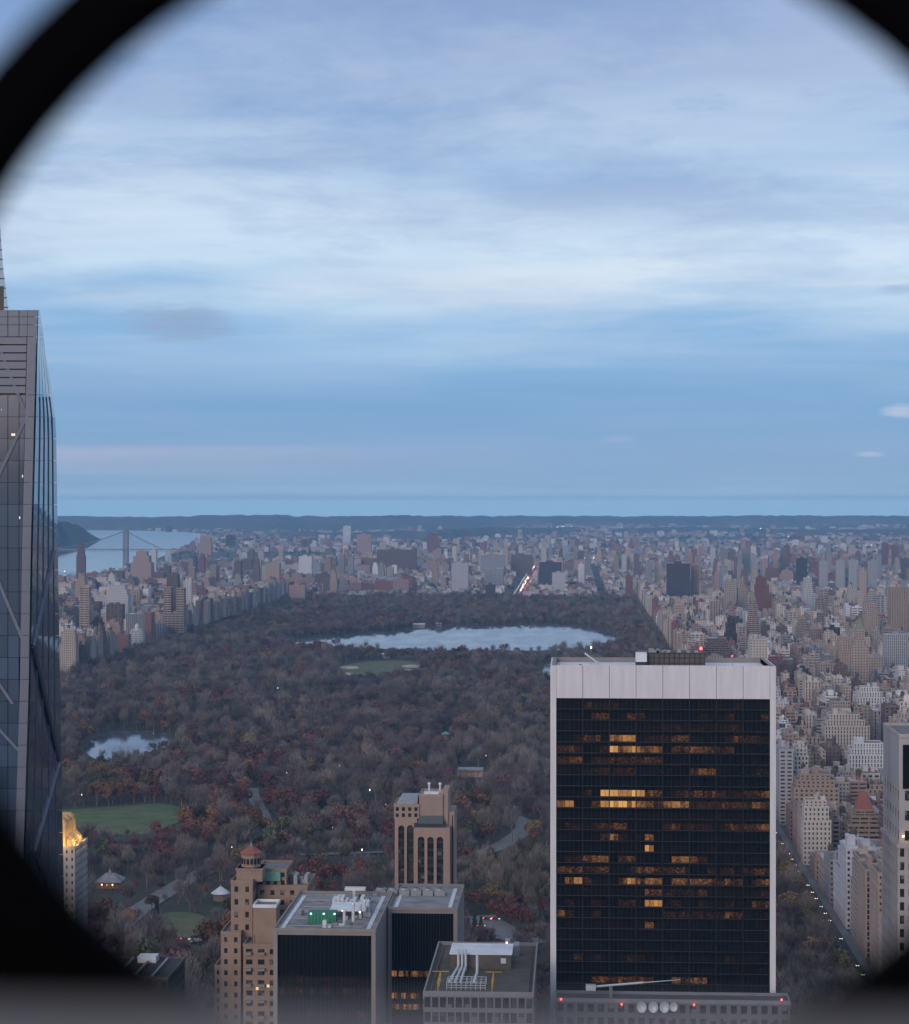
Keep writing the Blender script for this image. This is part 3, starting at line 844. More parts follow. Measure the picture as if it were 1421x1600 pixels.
    # lamps seen inside
    for (x, y, w, h, m) in ((20.5, 679, 6, 3.5, 'lamp_dim'), (35, 744, 1.6, 4, 'lamp_dim'), (30.5, 809, 1.6, 4, 'lamp_dim'), (2, 640, 1, 1, 'lamp_dim')):
        c = at(x, y, Y0 - .2); k = Y0 / FPX
        MB().box(c.x - w * k / 2, c.x + w * k / 2, Y0 - .14, Y0 - .1, c.z - h * k / 2, c.z + h * k / 2, bottom=True).build('lit_room', m, root)
    OCC.append((-50, 88, 485, Y0)); LAND.append(('the glass skyscraper at the left edge', 80, 900))


emis('lamp_dim', (1.0, 0.75, 0.45), 0.55)
taper_tower()


# ---- generic lattice facade -------------------------------------------------
def facade(parent, x0, x1, y0, y1, z0, z1, color, bay=3.6, fh=3.3, wfrac=0.45, hfrac=0.5, sides='FLR', wallmat='stone', glassmat='glass_dark', inset=0.3, pier_only=False, name='wall'):
    """stone piers and spandrels standing proud of a dark glazed core: every window is a real recess"""
    g = MB().box(x0 + inset, x1 - inset, y0 + inset, y1 - .4, z0, z1 - .3)
    w = MB()
    n = max(2, int(round((z1 - z0) / fh))); f = (z1 - z0) / n
    if not pier_only:
        for k in range(n + 1):
            za = z0 + k * f - f * (1 - hfrac) * .5; zb = z0 + k * f + f * (1 - hfrac) * .5
            za = max(za, z0); zb = min(zb, z1 - .02)
            if zb - za < .05: continue
            w.box(x0 + .04, x1 - .04, y0 + .04, y0 + inset + .1, za, zb, bottom=True)
            if 'L' in sides: w.box(x0 - .02, x0 + inset + .1, y0 + inset + .1, y1 - .1, za, zb, bottom=True)
            if 'R' in sides: w.box(x1 - inset - .1, x1 + .02, y0 + inset + .1, y1 - .1, za, zb, bottom=True)
    nb = max(2, int(round((x1 - x0) / bay))); b = (x1 - x0) / nb
    pw = b * (1 - wfrac)
    for i in range(nb + 1):
        c = x0 + i * b; w.box(max(x0, c - pw / 2), min(x1, c + pw / 2), y0, y0 + inset + .12, z0, z1)
    ns = max(2, int(round((y1 - y0) / bay))); s = (y1 - y0) / ns; pw = s * (1 - wfrac)
    for i in range(1, ns + 1):
        c = y0 + i * s; a, e = c - pw / 2, min(y1, c + pw / 2)
        if 'L' in sides: w.box(x0 + .17, x0 + inset + .12, a, e, z0, z1 - .03)
        if 'R' in sides: w.box(x1 - inset - .12, x1 - .17, a, e, z0, z1 - .03)
    if 'L' not in sides: w.box(x0, x0 + inset + .12, y0 + inset, y1, z0, z1)
    if 'R' not in sides: w.box(x1 - inset - .12, x1, y0 + inset, y1, z0, z1)
    w.box(x0 + .1, x1 - .1, y1 - .5, y1, z0, z1 - .01)
    wo = w.build(name, wallmat, parent, color=color)
    go = g.build('glazing', glassmat, parent); go['kind'] = 'stuff'
    return wo


def cap(parent, x0, x1, y0, y1, z, color, roofc=(0.2, 0.19, 0.19), ph=1.0, over=0.12, wallmat='stone', roofmat='roofing'):
    """flat roof with a parapet round it"""
    MB().box(x0 + .3, x1 - .3, y0 + .3, y1 - .3, z - .35, z + .05).build('roof', roofmat, parent, color=roofc)
    p = MB(); o = over
    p.box(x0 - o, x1 + o, y0 - o, y0 + .35, z - .25, z + ph); p.box(x0 - o, x1 + o, y1 - .35, y1 + o, z - .25, z + ph)
    p.box(x0 - o, x0 + .35, y0 + .35, y1 - .35, z - .25, z + ph - .02); p.box(x1 - .35, x1 + o, y0 + .35, y1 - .35, z - .25, z + ph - .02)
    p.build('parapet', wallmat, parent, color=color)


# ---- dark office block in two stepped halves --------------------------------
def lit_strip(parent, x0, x1, yy, zc, h, n, lo, hi, seed, p=0.8):
    r = random.Random(seed); m = MB()
    for i in range(n):
        a, b = x0 + (x1 - x0) * i / n, x0 + (x1 - x0) * (i + 1) / n
        m.face([(a, yy, zc - h / 2), (b, yy, zc - h / 2), (b, yy, zc + h / 2), (a, yy, zc + h / 2)], a=r.uniform(lo, hi) if r.random() < p else 0.05)
    return m.build('window_row', 'office_window', parent, attr='lit', origin=((x0 + x1) / 2, yy, zc))


def stepped_office():
    Y = 700.0; Yb = 742.0; z = Z(1456, Y, 500)
    a0, a1 = X(427, Y), X(587, Y); b0, b1 = X(606, Yb), X(715, Yb); Ye = 788.0
    root = thing('dark_office_block', ((a0 + a1) / 2, Y, 0), 'black glass office block in two stepped halves with grey concrete piers', 'office block')
    for (nm, x0, x1, y0, y1, zz, r0) in (('front', a0, a1, Y, Ye - 20, z, 0), ('back', b0, b1, Yb, Ye, z - .6, 1)):
        MB().box(x0 + .5, x1 - .5, y0 + .5, y1, 0, zz - .4).build('glazing', 'glass_black', root)
        pw = 1.4
        for (c0, c1) in ((x0, x0 + pw), (x1 - pw, x1)): MB().box(c0, c1, y0 - .2, y0 + 2.2, 0, zz).build('pier', 'concrete', root)
        s = MB(); s.box(x1 - .9, x1, y0 + 2.2, y1, 0, zz - .01); s.build('side_wall', 'concrete', root)
        m = MB(); n = 22
        for i in range(1, n): m.box(x0 + pw + (x1 - x0 - 2 * pw) * i / n - .08, x0 + pw + (x1 - x0 - 2 * pw) * i / n + .08, y0 + .25, y0 + .55, 0, zz - 1)
        m.build('mullion', 'black_mullion', root)['kind'] = 'stuff'
        fh = 3.9
        for k in range(1, 24):
            zc = zz - 12.2 - k * fh if nm == 'front' else zz - 7 - k * fh
            if zc < 4: continue
            if nm == 'front': lo, hi, pr = ((.10, .22, .9) if k == 1 else (.05, .32, .6) if k in (2, 4) else (.02, .12, .5))
            else: lo, hi, pr = ((.25, .75, .8) if k in (4, 6, 7) else (.05, .3, .5) if k == 9 else (.0, .1, .5))
            lit_strip(root, x0 + pw, x1 - pw, y0 + .42, zc, 2.0, 26, lo, hi, 100 + k + 50 * r0, pr)
        t = MB(); t.box(x0 + pw, x1 - pw, y0 + .1, y0 + .6, zz - 1.2, zz); t.build('cornice', 'concrete', root)
        MB().box(x0 + .5, x1 - .5, y0 + .5, y1 - .3, zz - .4, zz + .05).build('roof', 'roof_grey', root)
        p = MB(); p.box(x0 - .1, x1 + .1, y0 - .3, y0 + .3, zz, zz + 1.0); p.box(x1 - .4, x1 + .1, y0 + .3, y1, zz, zz + .98); p.box(x0 - .1, x0 + .4, y0 + .3, y1, zz, zz + .98); p.box(x0, x1, y1 - .3, y1 + .2, zz, zz + .96)
        p.build('parapet', 'concrete', root)
        w = MB()
        for xx in (x0 + 1.8, x1 - 3.6):
            w.box(xx, xx + 1.4, y0 + 3, y1 - 5, zz + .05, zz + .25)
            for q in range(10): w.box(xx + .2, xx + 1.2, y0 + 3 + (y1 - y0 - 9) * q / 10, y0 + 3.4 + (y1 - y0 - 9) * q / 10, zz + .25, zz + .5)
        w.build('roof_walkway', 'metal_light', root)
    # roof plant on the front half: green enclosure, white deck, stacks and floodlights
    gx0, gx1 = X(482, Y + 14), X(525, Y + 14)
    MB().box(gx0, gx1, Y + 12, Y + 18, z, z + 3.9).build('green_enclosure', 'green_paint', root)
    fl = MB()
    for i in range(9): fl.box(gx0 + (gx1 - gx0) * i / 8 - .05, gx0 + (gx1 - gx0) * i / 8 + .05, Y + 11.9, Y + 12.02, z, z + 3.9)
    fl.build('enclosure_rib', 'copper_green', root)
    for xx in (X(486, Y + 12), X(506, Y + 12), X(523, Y + 12)): MB().cone(xx, Y + 11.7, z + 3.5, z + 3.9, .3, .25, 8).build('flood_lamp', 'lamp_green', root)
    MB().box(X(516, Y + 25), X(572, Y + 25), Y + 22, Y + 36, z + 2.6, z + 3.1, bottom=True).build('white_deck', 'roof_white', root)
    for xx in (X(518, Y + 25), X(570, Y + 25)):
        for yy in (Y + 22.5, Y + 35.5): MB().box(xx - .2, xx + .2, yy - .2, yy + .2, z, z + 2.6).build('deck_leg', 'metal_grey', root)
    for xx, yy, h in ((538, Y + 14, 4.2), (552, Y + 16, 6.2), (563, Y + 22, 4.6), (570, Y + 26, 5.2), (576, Y + 30, 4.4)):
        MB().cone(X(xx, yy), yy, z, z + h, .55, .5, 10).cone(X(xx, yy), yy, z + h, z + h + .6, .75, .6, 10).build('vent_stack', 'metal_light', root)
    for xx, yy in ((536, Y + 20), (563, Y + 18)): MB().cone(X(xx, yy), yy - 1.2, z + 3.2, z + 3.6, .28, .22, 8).build('flood_lamp', 'lamp_warm', root)
    MB().box(X(505, Y + 8), X(511, Y + 8), Y + 6, Y + 8, z, z + 2.4).build('vent_box', 'metal_light', root)
    rk = random.Random(77)
    for i in range(16):
        cx = rk.uniform(a0 + 5, a1 - 6); cyy = rk.uniform(Y + 5, Ye - 24); hh = rk.uniform(.4, 1.6); MB().box(cx, cx + rk.uniform(.6, 2.6), cyy, cyy + rk.uniform(.6, 2.4), z, z + hh).build('roof_unit', rk.choice(('metal_grey', 'metal_light', 'roof_brown')), root)
    for i in range(5):
        cyy = Y + 8 + i * 11; MB().bar((a0 + 5, cyy, z + .35), (a1 - 5, cyy + rk.uniform(-2, 2), z + .35), .16, 6).build('roof_pipe', 'metal_grey', root)
    rl = MB()
    for q in range(18):
        xx = a0 + 1 + (a1 - a0 - 2) * q / 17; rl.bar((xx, Y + 1, z), (xx, Y + 1, z + 1.9), .05)
    rl.bar((a0 + 1, Y + 1, z + 1.9), (a1 - 1, Y + 1, z + 1.9), .06); rl.build('guard_rail', 'metal_grey', root)
    # plant on the back edge: row of round fans
    for i in range(6):
        cx = X(596 + i * 18.5, Yb + 30); m = MB(); m.box(cx - 1.9, cx + 1.9, Yb + 26, Yb + 32, z - .6, z + 1.3); m.cone(cx, Yb + 29, z + 1.3, z + 1.9, 1.8, 1.6, 12); m.cone(cx, Yb + 29, z + 1.9, z + 1.92, 1.35, 1.3, 12, 1)
        m.build('cooling_fan', ['metal_grey', 'metal_dark'], root)
    for i in range(9):
        cx = X(524 + i * 6.2, Y + 44); MB().box(cx - .6, cx + .6, Y + 40, Y + 46, z, z + rng.uniform(1.5, 4.5)).build('duct', 'metal_light', root)
    MB().box(X(540, Y + 60), X(572, Y + 60), Y + 57, Y + 60, z + 3.2, z + 4.2).box(X(552, Y + 58), X(556, Y + 58), Y + 56, Y + 58, z, z + 3.2).build('duct', 'metal_light', root)
    OCC.append((423, 605, 1440, Y)); OCC.append((500, 726, 1400, Yb)); LAND.append(('the black stepped office block', 570, 1410))


stepped_office()


# ---- brick apartment house with a red-capped tower ---------------------------
def brick_house():
    Y = 800.0
    root = thing('brick_apartment_tower', (X(400, Y), Y, 0), 'tan brick apartment house with a red-capped octagonal tower', 'apartment house')
    c = (0.36, 0.235, 0.175)
    T = [(331, 352, 1525, 1552, 26), (345, 392, 1466, 1525, 24), (357, 402, 1388, 1466, 22)]
    zt = [Z(1525, Y), Z(1466, Y), Z(1388, Y)]
    facade(root, X(331, Y), X(352, Y), Y + 6, Y + 26, 0, zt[0], c, 3.2, 3.6, .32, .5, 'FR', 'brick_tan')
    facade(root, X(345, Y), X(376, Y), Y, Y + 24, 0, zt[1], c, 3.4, 4.2, .34, .45, 'FR', 'brick_tan')
    facade(root, X(358, Y), X(392, Y), Y + 4, Y + 24, zt[1] - 25, zt[2], c, 4.0, 5.0, .34, .45, 'FR', 'brick_tan')
    cap(root, X(331, Y), X(352, Y), Y + 6, Y + 26, zt[0], c, wallmat='brick_tan')
    cap(root, X(345, Y), X(376, Y), Y, Y + 24, zt[1], c, wallmat='brick_tan')
    cap(root, X(358, Y), X(392, Y), Y + 4, Y + 24, zt[2], c, wallmat='brick_tan')
    cx, cy_ = X(385, Y), Y + 12
    z1 = zt[2]; z2 = Z(1367, Y); z3 = Z(1347, Y); z4 = Z(1334, Y)
    m = MB(); m.box(cx - 5, cx + 5, cy_ - 5, cy_ + 5, z1, z2); m.box(cx - 5.3, cx + 5.3, cy_ - 5.3, cy_ + 5.3, z2 - .6, z2); m.build('tower_stage', 'brick_tan', root)
    ph = math.pi / 8
    dr = MB().cone(cx, cy_, z2, z3, 3.9, 3.9, 8, 0, ph).build('drum', 'brick_tan', root)
    for i in range(8):
        t = math.pi / 4 * i - math.pi / 2; ux, uy = math.cos(t), math.sin(t); px_, py_ = cx + ux * 3.62, cy_ + uy * 3.62
        m = MB()
        for s in (-.75, .75):
            a = Vector((px_ - uy * (s - .5), py_ + ux * (s - .5), 0)); b = Vector((px_ - uy * (s + .5), py_ + ux * (s + .5), 0))
            m.slab([(a.x, a.y, z2 + 1.2), (b.x, b.y, z2 + 1.2), (b.x, b.y, z3 - 1.4), (a.x, a.y, z3 - 1.4)], (ux * .12, uy * .12, 0))
        m.build('arched_window', 'glass_dark', dr)
    MB().cone(cx, cy_, z3, z3 + .5, 4.4, 4.4, 8, 0, ph).cone(cx, cy_, z3 + .5, z4, 4.5, .5, 8, 0, ph).build('tower_roof', 'red_tile', root)
    MB().cone(cx, cy_, z4 - .1, z4 + 1.2, .35, .1, 6).build('finial', 'metal_grey', root)
    # balconied right wing with a green penthouse
    wx0, wx1 = X(402, Y + 14), X(480, Y + 14); wy = Y + 14; wz = Z(1392, wy)
    facade(root, wx0, wx1, wy, wy + 26, 0, wz, c, 4.2, 3.9, .42, .5, 'FR', 'brick_tan'); cap(root, wx0, wx1, wy, wy + 26, wz, c, wallmat='brick_tan')
    px0, px1 = X(402, wy + 4), X(448, wy + 4); pz = Z(1368, wy)
    facade(root, px0, px1, wy + 3, wy + 22, wz, pz, c, 3, 4, .5, .6, 'FR', 'brick_tan'); cap(root, px0, px1, wy + 3, wy + 22, pz, c, wallmat='brick_tan')
    MB().box(X(403, wy + 2), X(438, wy + 2), wy + 1.5, wy + 3, pz - 3.6, pz - .3).build('conservatory', 'copper_green', root)
    r = random.Random(5)
    for i in range(7):
        x_ = wx0 + (wx1 - wx0) * (.62 + .05 * i); MB().box(x_ - .7, x_ + .7, wy + 6 + r.random() * 8, wy + 9 + r.random() * 8, wz, wz + r.uniform(1, 4)).build('roof_unit', 'metal_grey', root)
    # lower block in front with terraces
    fx0, fx1 = X(394, Y - 10), X(436, Y - 10); fy = Y - 10; fz = Z(1485, fy)
    facade(root, X(380, fy), fx1, fy, fy + 20, 0, fz, (.25, .17, .14), 5, 4.0, .55, .5, 'FR', 'brick_tan', 'glass_dark'); cap(root, X(380, fy), fx1, fy, fy + 20, fz, c, wallmat='brick_tan')
    bz = Z(1427, fy)
    MB().box(X(396, fy + 6), X(432, fy + 6), fy + 5, fy + 16, fz, bz).build('stair_tower', 'brick_tan', root)
    cap(root, X(396, fy + 6), X(432, fy + 6), fy + 5, fy + 16, bz, (.5, .5, .5), wallmat='roof_white')
    for k in range(7):
        zz = fz - 3 - k * 6; MB().box(X(383, fy), X(393, fy), fy - 1.6, fy - .05, zz, zz + .9, bottom=True).box(X(404, fy), X(414, fy), fy - 1.6, fy - .05, zz, zz + .9, bottom=True).build('balcony', 'concrete', root)
    for (x_, y_) in ((402, 1545), (419, 1541)):
        p = at(x_, y_, fy - .2); MB().box(p.x - .5, p.x + .5, fy - .2, fy - .12, p.z - .5, p.z + .5, bottom=True).build('lit_room', 'lamp_dim', root)
    MB().box(X(397, fy), X(399, fy), fy - .6, fy - .1, Z(1479, fy), Z(1466, fy), bottom=True).build('red_awning', 'red_tile', root)
    OCC.append((331, 480, 1390, Y)); LAND.append(('the red-capped brick tower', 385, 1360))


brick_house()


# ---- tan tower with tall arched window bays --------------------------------
def arched_tower():
    Y = 950.0
    root = thing('arched_stone_tower', (X(665, Y), Y, 0), 'tan stone tower with tall arched window bays, standing before the park', 'tower')
    c = (.40, .28, .22)
    yb = Y + 24

    def arcade(x0, x1, y0, z1, bays, dep, zarch):
        """front with tall arched recesses"""
        m = MB(); n = len(bays); prev = x0
        for (a, b) in bays:
            m.box(prev, a, y0, y0 + 1.4, 0, z1); prev = b
            r = (b - a) / 2; cx = (a + b) / 2; k = 8
            for i in range(k):
                t0, t1 = math.pi - math.pi * i / k, math.pi - math.pi * (i + 1) / k
                xa, za, xb, zb = cx + r * math.cos(t0), zarch + r * math.sin(t0), cx + r * math.cos(t1), zarch + r * math.sin(t1)
                m.slab([(xa, y0, za), (xb, y0, zb), (xb, y0, z1), (xa, y0, z1)], (0, 1.2, 0))
        m.box(prev, x1, y0, y0 + 1.4, 0, z1)
        m.build('arcade_wall', 'brick_buff', root)
        for (a, b) in bays:
            MB().box(a, b, y0 + 1.0, y0 + 1.3, 0, zarch + (b - a) / 2 + .1).build('bay_glazing', 'glass_dark', root)
            g = MB(); zz = 3.0
            while zz < zarch:
                g.box(a, b, y0 + .85, y0 + .99, zz, zz + 1.1); zz += 3.6
            g.box((a + b) / 2 - .1, (a + b) / 2 + .1, y0 + .8, y0 + .99, 0, zarch + (b - a) / 2 - .3)
            g.build('bay_spandrel', 'metal_dark', root)
        MB().box(x0 + .1, x1 - .1, y0 + 1.3, y0 + dep, 0, z1 - .05).build('wall', 'brick_buff', root)
    zl = Z(1281, Y); zr = Z(1296, Y - 5)
    lx0, lx1, lx2 = X(617, Y), X(652, Y), X(704, Y)
    arcade(lx0, lx1, Y, zl, [(X(622.5, Y), X(632, Y)), (X(636, Y), X(646.5, Y))], 22, Z(1297, Y))
    arcade(X(648, Y - 5), lx2, Y - 5, zr, [(X(653, Y - 5), X(663.5, Y - 5)), (X(668, Y - 5), X(678, Y - 5)), (X(682.5, Y - 5), X(693, Y - 5))], 28, Z(1315, Y - 5))
    # left crown with small windows
    z2 = Z(1262, Y)
    facade(root, lx0 - .3, X(655, Y), Y + .2, Y + 22, zl, z2, c, 2.7, 5.4, .5, .62, 'F', 'brick_buff'); cap(root, lx0 - .3, X(655, Y), Y + .2, Y + 22, z2, c, wallmat='brick_buff')
    MB().prism([(lx0, Y + .5), (X(652, Y), Y + .5), (X(652, Y), Y + 18), (lx0, Y + 18)], z2 + .2, z2 + 4, 0, [(lx0 + 2.5, Y + 6), (X(652, Y), Y + 6), (X(652, Y), Y + 14), (lx0 + 2.5, Y + 14)]).build('hipped_roof', 'metal_grey', root)
    # upper stage, sloped copper skirt, deck and box
    ux0, ux1 = X(655, Y), X(692, Y); zc = Z(1294, Y - 5); z3 = Z(1277, Y); z4 = Z(1247, Y)
    MB().prism([(X(648, Y), Y - 3), (X(696, Y), Y - 3), (X(696, Y), Y + 16), (X(648, Y), Y + 16)], zc - 1, Z(1288, Y), 0).build('terrace', 'metal_dark', root)
    MB().prism([(X(653, Y), Y - 2.5), (X(693, Y), Y - 2.5), (X(693, Y), Y + 14), (X(653, Y), Y + 14)], Z(1289, Y), z3, 0, [(ux0, Y + 1), (ux1, Y + 1), (ux1, Y + 14), (ux0, Y + 14)]).build('sloped_skirt', 'copper_dark', root)
    st = MB().box(ux0, ux1, Y + 1, Y + 20, z3 - .2, z4).build('upper_stage', 'brick_buff', root)
    g = MB()
    for i in range(12):
        zz = z3 + (z4 - z3) * i / 12; g.box(ux0 + .2, ux1 - .2, Y + .9, Y + 1.02, zz, zz + .22)
    g.build('louvre', 'concrete', st)
    cap(root, ux0, ux1, Y + 1, Y + 20, z4, c, (.55, .45, .38), 1.0, wallmat='brick_buff')
    MB().box(ux1 - .2, X(700, Y), Y + 2, Y + 20, 0, Z(1232, Y + 12)).build('side_wall', 'brick_buff', root)
    MB().box(X(700, Y), X(709.5, Y), Y + 3, yb, 0, Z(1272, Y)).build('side_wall', 'brick_buff', root)
    s = MB(); s.box(X(706, Y), X(707.5, Y), Y + 2.85, Y + 3.01, 0, Z(1277, Y)); s.build('side_window_strip', 'glass_dark', root)
    for x_ in (671, 688): MB().cone(X(x_, Y + 14), Y + 14, z4 + .8, z4 + 3.8, .5, .4, 8).cone(X(x_, Y + 14), Y + 14, z4 + 3.8, z4 + 4.6, .8, .6, 8).build('chimney', 'metal_light', root)
    MB().box(ux0 + 2, ux1 - 2, Y + 3, Y + 9, z4, z4 + 1.2).build('roof_unit', 'roof_white', root)
    OCC.append((617, 710, 1235, Y)); LAND.append(('the tan arched tower', 664, 1240))


mat('copper_dark', (0.09, 0.11, 0.10), 0.7, 0.2, 0.4)
arched_tower()


# ---- flat brown roof with pipes and yellow rails ------------------------------
def pipe_roof():
    Y = 600.0; z = Z(1556, Y, 750)
    x0, x1 = X(662, Y), X(834, Y); y1 = 668.0
    root = thing('flat_roof_building', ((x0 + x1) / 2, Y, 0), 'flat brown-roofed building with white pipes and yellow railings on top', 'building')
    facade(root, x0, x1, Y, y1, 0, z, (.2, .19, .19), 2.2, 4.2, .8, .7, 'FLR', 'stone', 'glass_dark')
    cap(root, x0, x1, Y, y1, z, (.26, .25, .25), (.11, .095, .08), 1.1, roofmat='roofing')
    # plant house with white roof
    hx0, hx1 = X(706, Y + 40), X(800, Y + 40); hz = z + 4.4
    h = MB().box(hx0, hx1, Y + 34, Y + 48, z - .1, hz).build('plant_house', 'roof_brown', root)
    MB().box(hx0 - .3, hx1 + .3, Y + 33.7, Y + 48.3, hz, hz + .4).build('house_roof', 'roof_white', h)
    MB().box(X(783, Y + 34), X(791, Y + 34), Y + 33.8, Y + 34.02, z + 1.8, z + 3.4, bottom=True).build('vent_grille', 'metal_light', h)
    for i, x_ in enumerate((716.5, 722.5, 728)):
        m = MB(); xx = X(x_, Y + 32); m.cone(xx, Y + 32, z, z + 6.4, .38, .38, 8); m.bar((xx, Y + 32, z + 1.2), (X(x_ - 14 + 3 * i, Y + 12), Y + 12, z + 1.2), .42, 8)
        m.build('pipe', 'metal_light', root)
    m = MB(); xx = X(746, Y + 20); m.cone(xx, Y + 20, z + 2.2, z + 7.5, .4, .4, 8); m.bar((xx, Y + 20, z + 2.2), (X(741, Y + 8), Y + 8, z + 2.2), .4, 8); m.build('pipe', 'metal_light', root)
    # steel platform
    p = MB(); qx0, qx1 = X(700, Y + 12), X(760, Y + 12)
    for yy in (Y + 6, Y + 14):
        for i in range(9): p.bar((qx0 + (qx1 - qx0) * i / 8, yy, z), (qx0 + (qx1 - qx0) * i / 8, yy, z + 2.2), .1)
        for zz in (.8, 1.5, 2.2): p.bar((qx0, yy, z + zz), (qx1, yy, z + zz), .09)
    for i in range(9): p.bar((qx0 + (qx1 - qx0) * i / 8, Y + 6, z + 2.2), (qx0 + (qx1 - qx0) * i / 8, Y + 14, z + 2.2), .09)
    p.build('steel_platform', 'metal_light', root)
    for xx in (X(686, Y + 8), X(770, Y + 8)):
        p = MB()
        for yy in (Y + 4, Y + 10, Y + 16): p.bar((xx, yy, z), (xx, yy, z + 3.2), .13)
        for zz in (1.6, 3.2): p.bar((xx, Y + 4, z + zz), (xx, Y + 16, z + zz), .12)
        p.bar((xx - 2.4, Y + 16, z + 3.2), (xx + 2.4, Y + 16, z + 3.2), .1)
        p.build('yellow_railing', 'yellow_paint', root)
    e = MB()
    for (a, b, h) in ((778, 787, 3), (790, 797, 4.5), (803, 812, 3.4)): e.box(X(a, Y + 56), X(b, Y + 56), Y + 52, Y + 58, z, z + h)
    e.build('roof_unit', 'metal_grey', root)
    MB().cone(X(793, Y + 56), Y + 51.5, z + 4.2, z + 4.6, .25, .2, 8).build('flood_lamp', 'lamp_warm', root)
    t = MB()
    for xx in (X(674, Y + 4), X(826, Y + 4)): t.bar((xx, Y + 3, z + .4), (xx, y1 - 4, z + .4), .25)
    t.build('track_rail', 'roof_brown', root)
    OCC.append((662, 835, 1475, Y))


pipe_roof()


# ---- the low roof in front of the black tower: dishes, beacons, boom --------------
def dish_roof():
    Y = 634.0; z = Z(1562, Y, 1050) - .9
    x0, x1 = X(868, Y), X(1236, Y)
    root = thing('low_roof_building', ((x0 + x1) / 2, Y, 0), 'grey flat-roofed building below the black tower with satellite dishes and red beacons', 'building')
    facade(root, x0, x1, Y, Y + 10, 0, z, (.13, .13, .14), 3, 4, .6, .6, 'FLR')
    cap(root, x0, x1, Y, Y + 10, z, (.22, .22, .23), (.1, .1, .105), .9)
    for x_ in (1003, 1021, 1038.5, 1053):
        c = at(x_, 1573, Y - 1.2); d = MB(); rr = 1.75 if x_ < 1050 else 1.45
        k = 14
        for ring in range(3):
            r0, r1 = rr * ring / 3, rr * (ring + 1) / 3
            for i in range(k):
                t0, t1 = 2 * math.pi * i / k, 2 * math.pi * (i + 1) / k
                f = lambda r, t: (c.x + r * math.cos(t) * .85, c.y - r * r * .25, c.z + r * math.sin(t))
                d.face([f(r0, t0), f(r1, t0), f(r1, t1), f(r0, t1)] if ring else [f(0, 0), f(r1, t0), f(r1, t1)])
        d.bar((c.x, c.y + .1, c.z), (c.x, Y + .2, c.z - .4), .12)
        d.build('satellite_dish', 'metal_light', root)
    for (x_, y_) in ((877, 1562), (972, 1570), (1085, 1571), (1222, 1563)):
        c = at(x_, y_, Y - .7); m = MB(); m.bar((c.x, c.y, c.z - 1), (c.x, c.y, c.z - .1), .07); m.bar((c.x, c.y, c.z - .9), (c.x, Y + .1, c.z - .9), .07); b = m.build('beacon_post', 'metal_grey', root)
        MB().cone(c.x, c.y, c.z - .1, c.z + .35, .3, .2, 8).build('beacon_lamp', 'lamp_red', b)
    # telescoping boom of the window-cleaning rig
    m = MB(); A = at(918, 1543, Y + 5); B = at(1064, 1531, Y + 5); q = at(955, 1541, Y + 5)
    m.bar((q.x, q.y, z), (q.x, q.y, q.z), .5); m.build('boom_mast', 'metal_grey', root)
    m = MB(); m.bar(A, A.lerp(B, .6), .35); m.bar(A.lerp(B, .6), B, .18, r2=.08); m.build('boom', 'metal_light', root)
    c = at(924, 1543, Y + 4); MB().box(c.x - 1.6, c.x + 1.4, c.y - 1, c.y + 1, c.z - .8, c.z + .8, bottom=True).build('counterweight', 'metal_light', root)
    OCC.append((868, 1238, 1560, Y))


dish_roof()


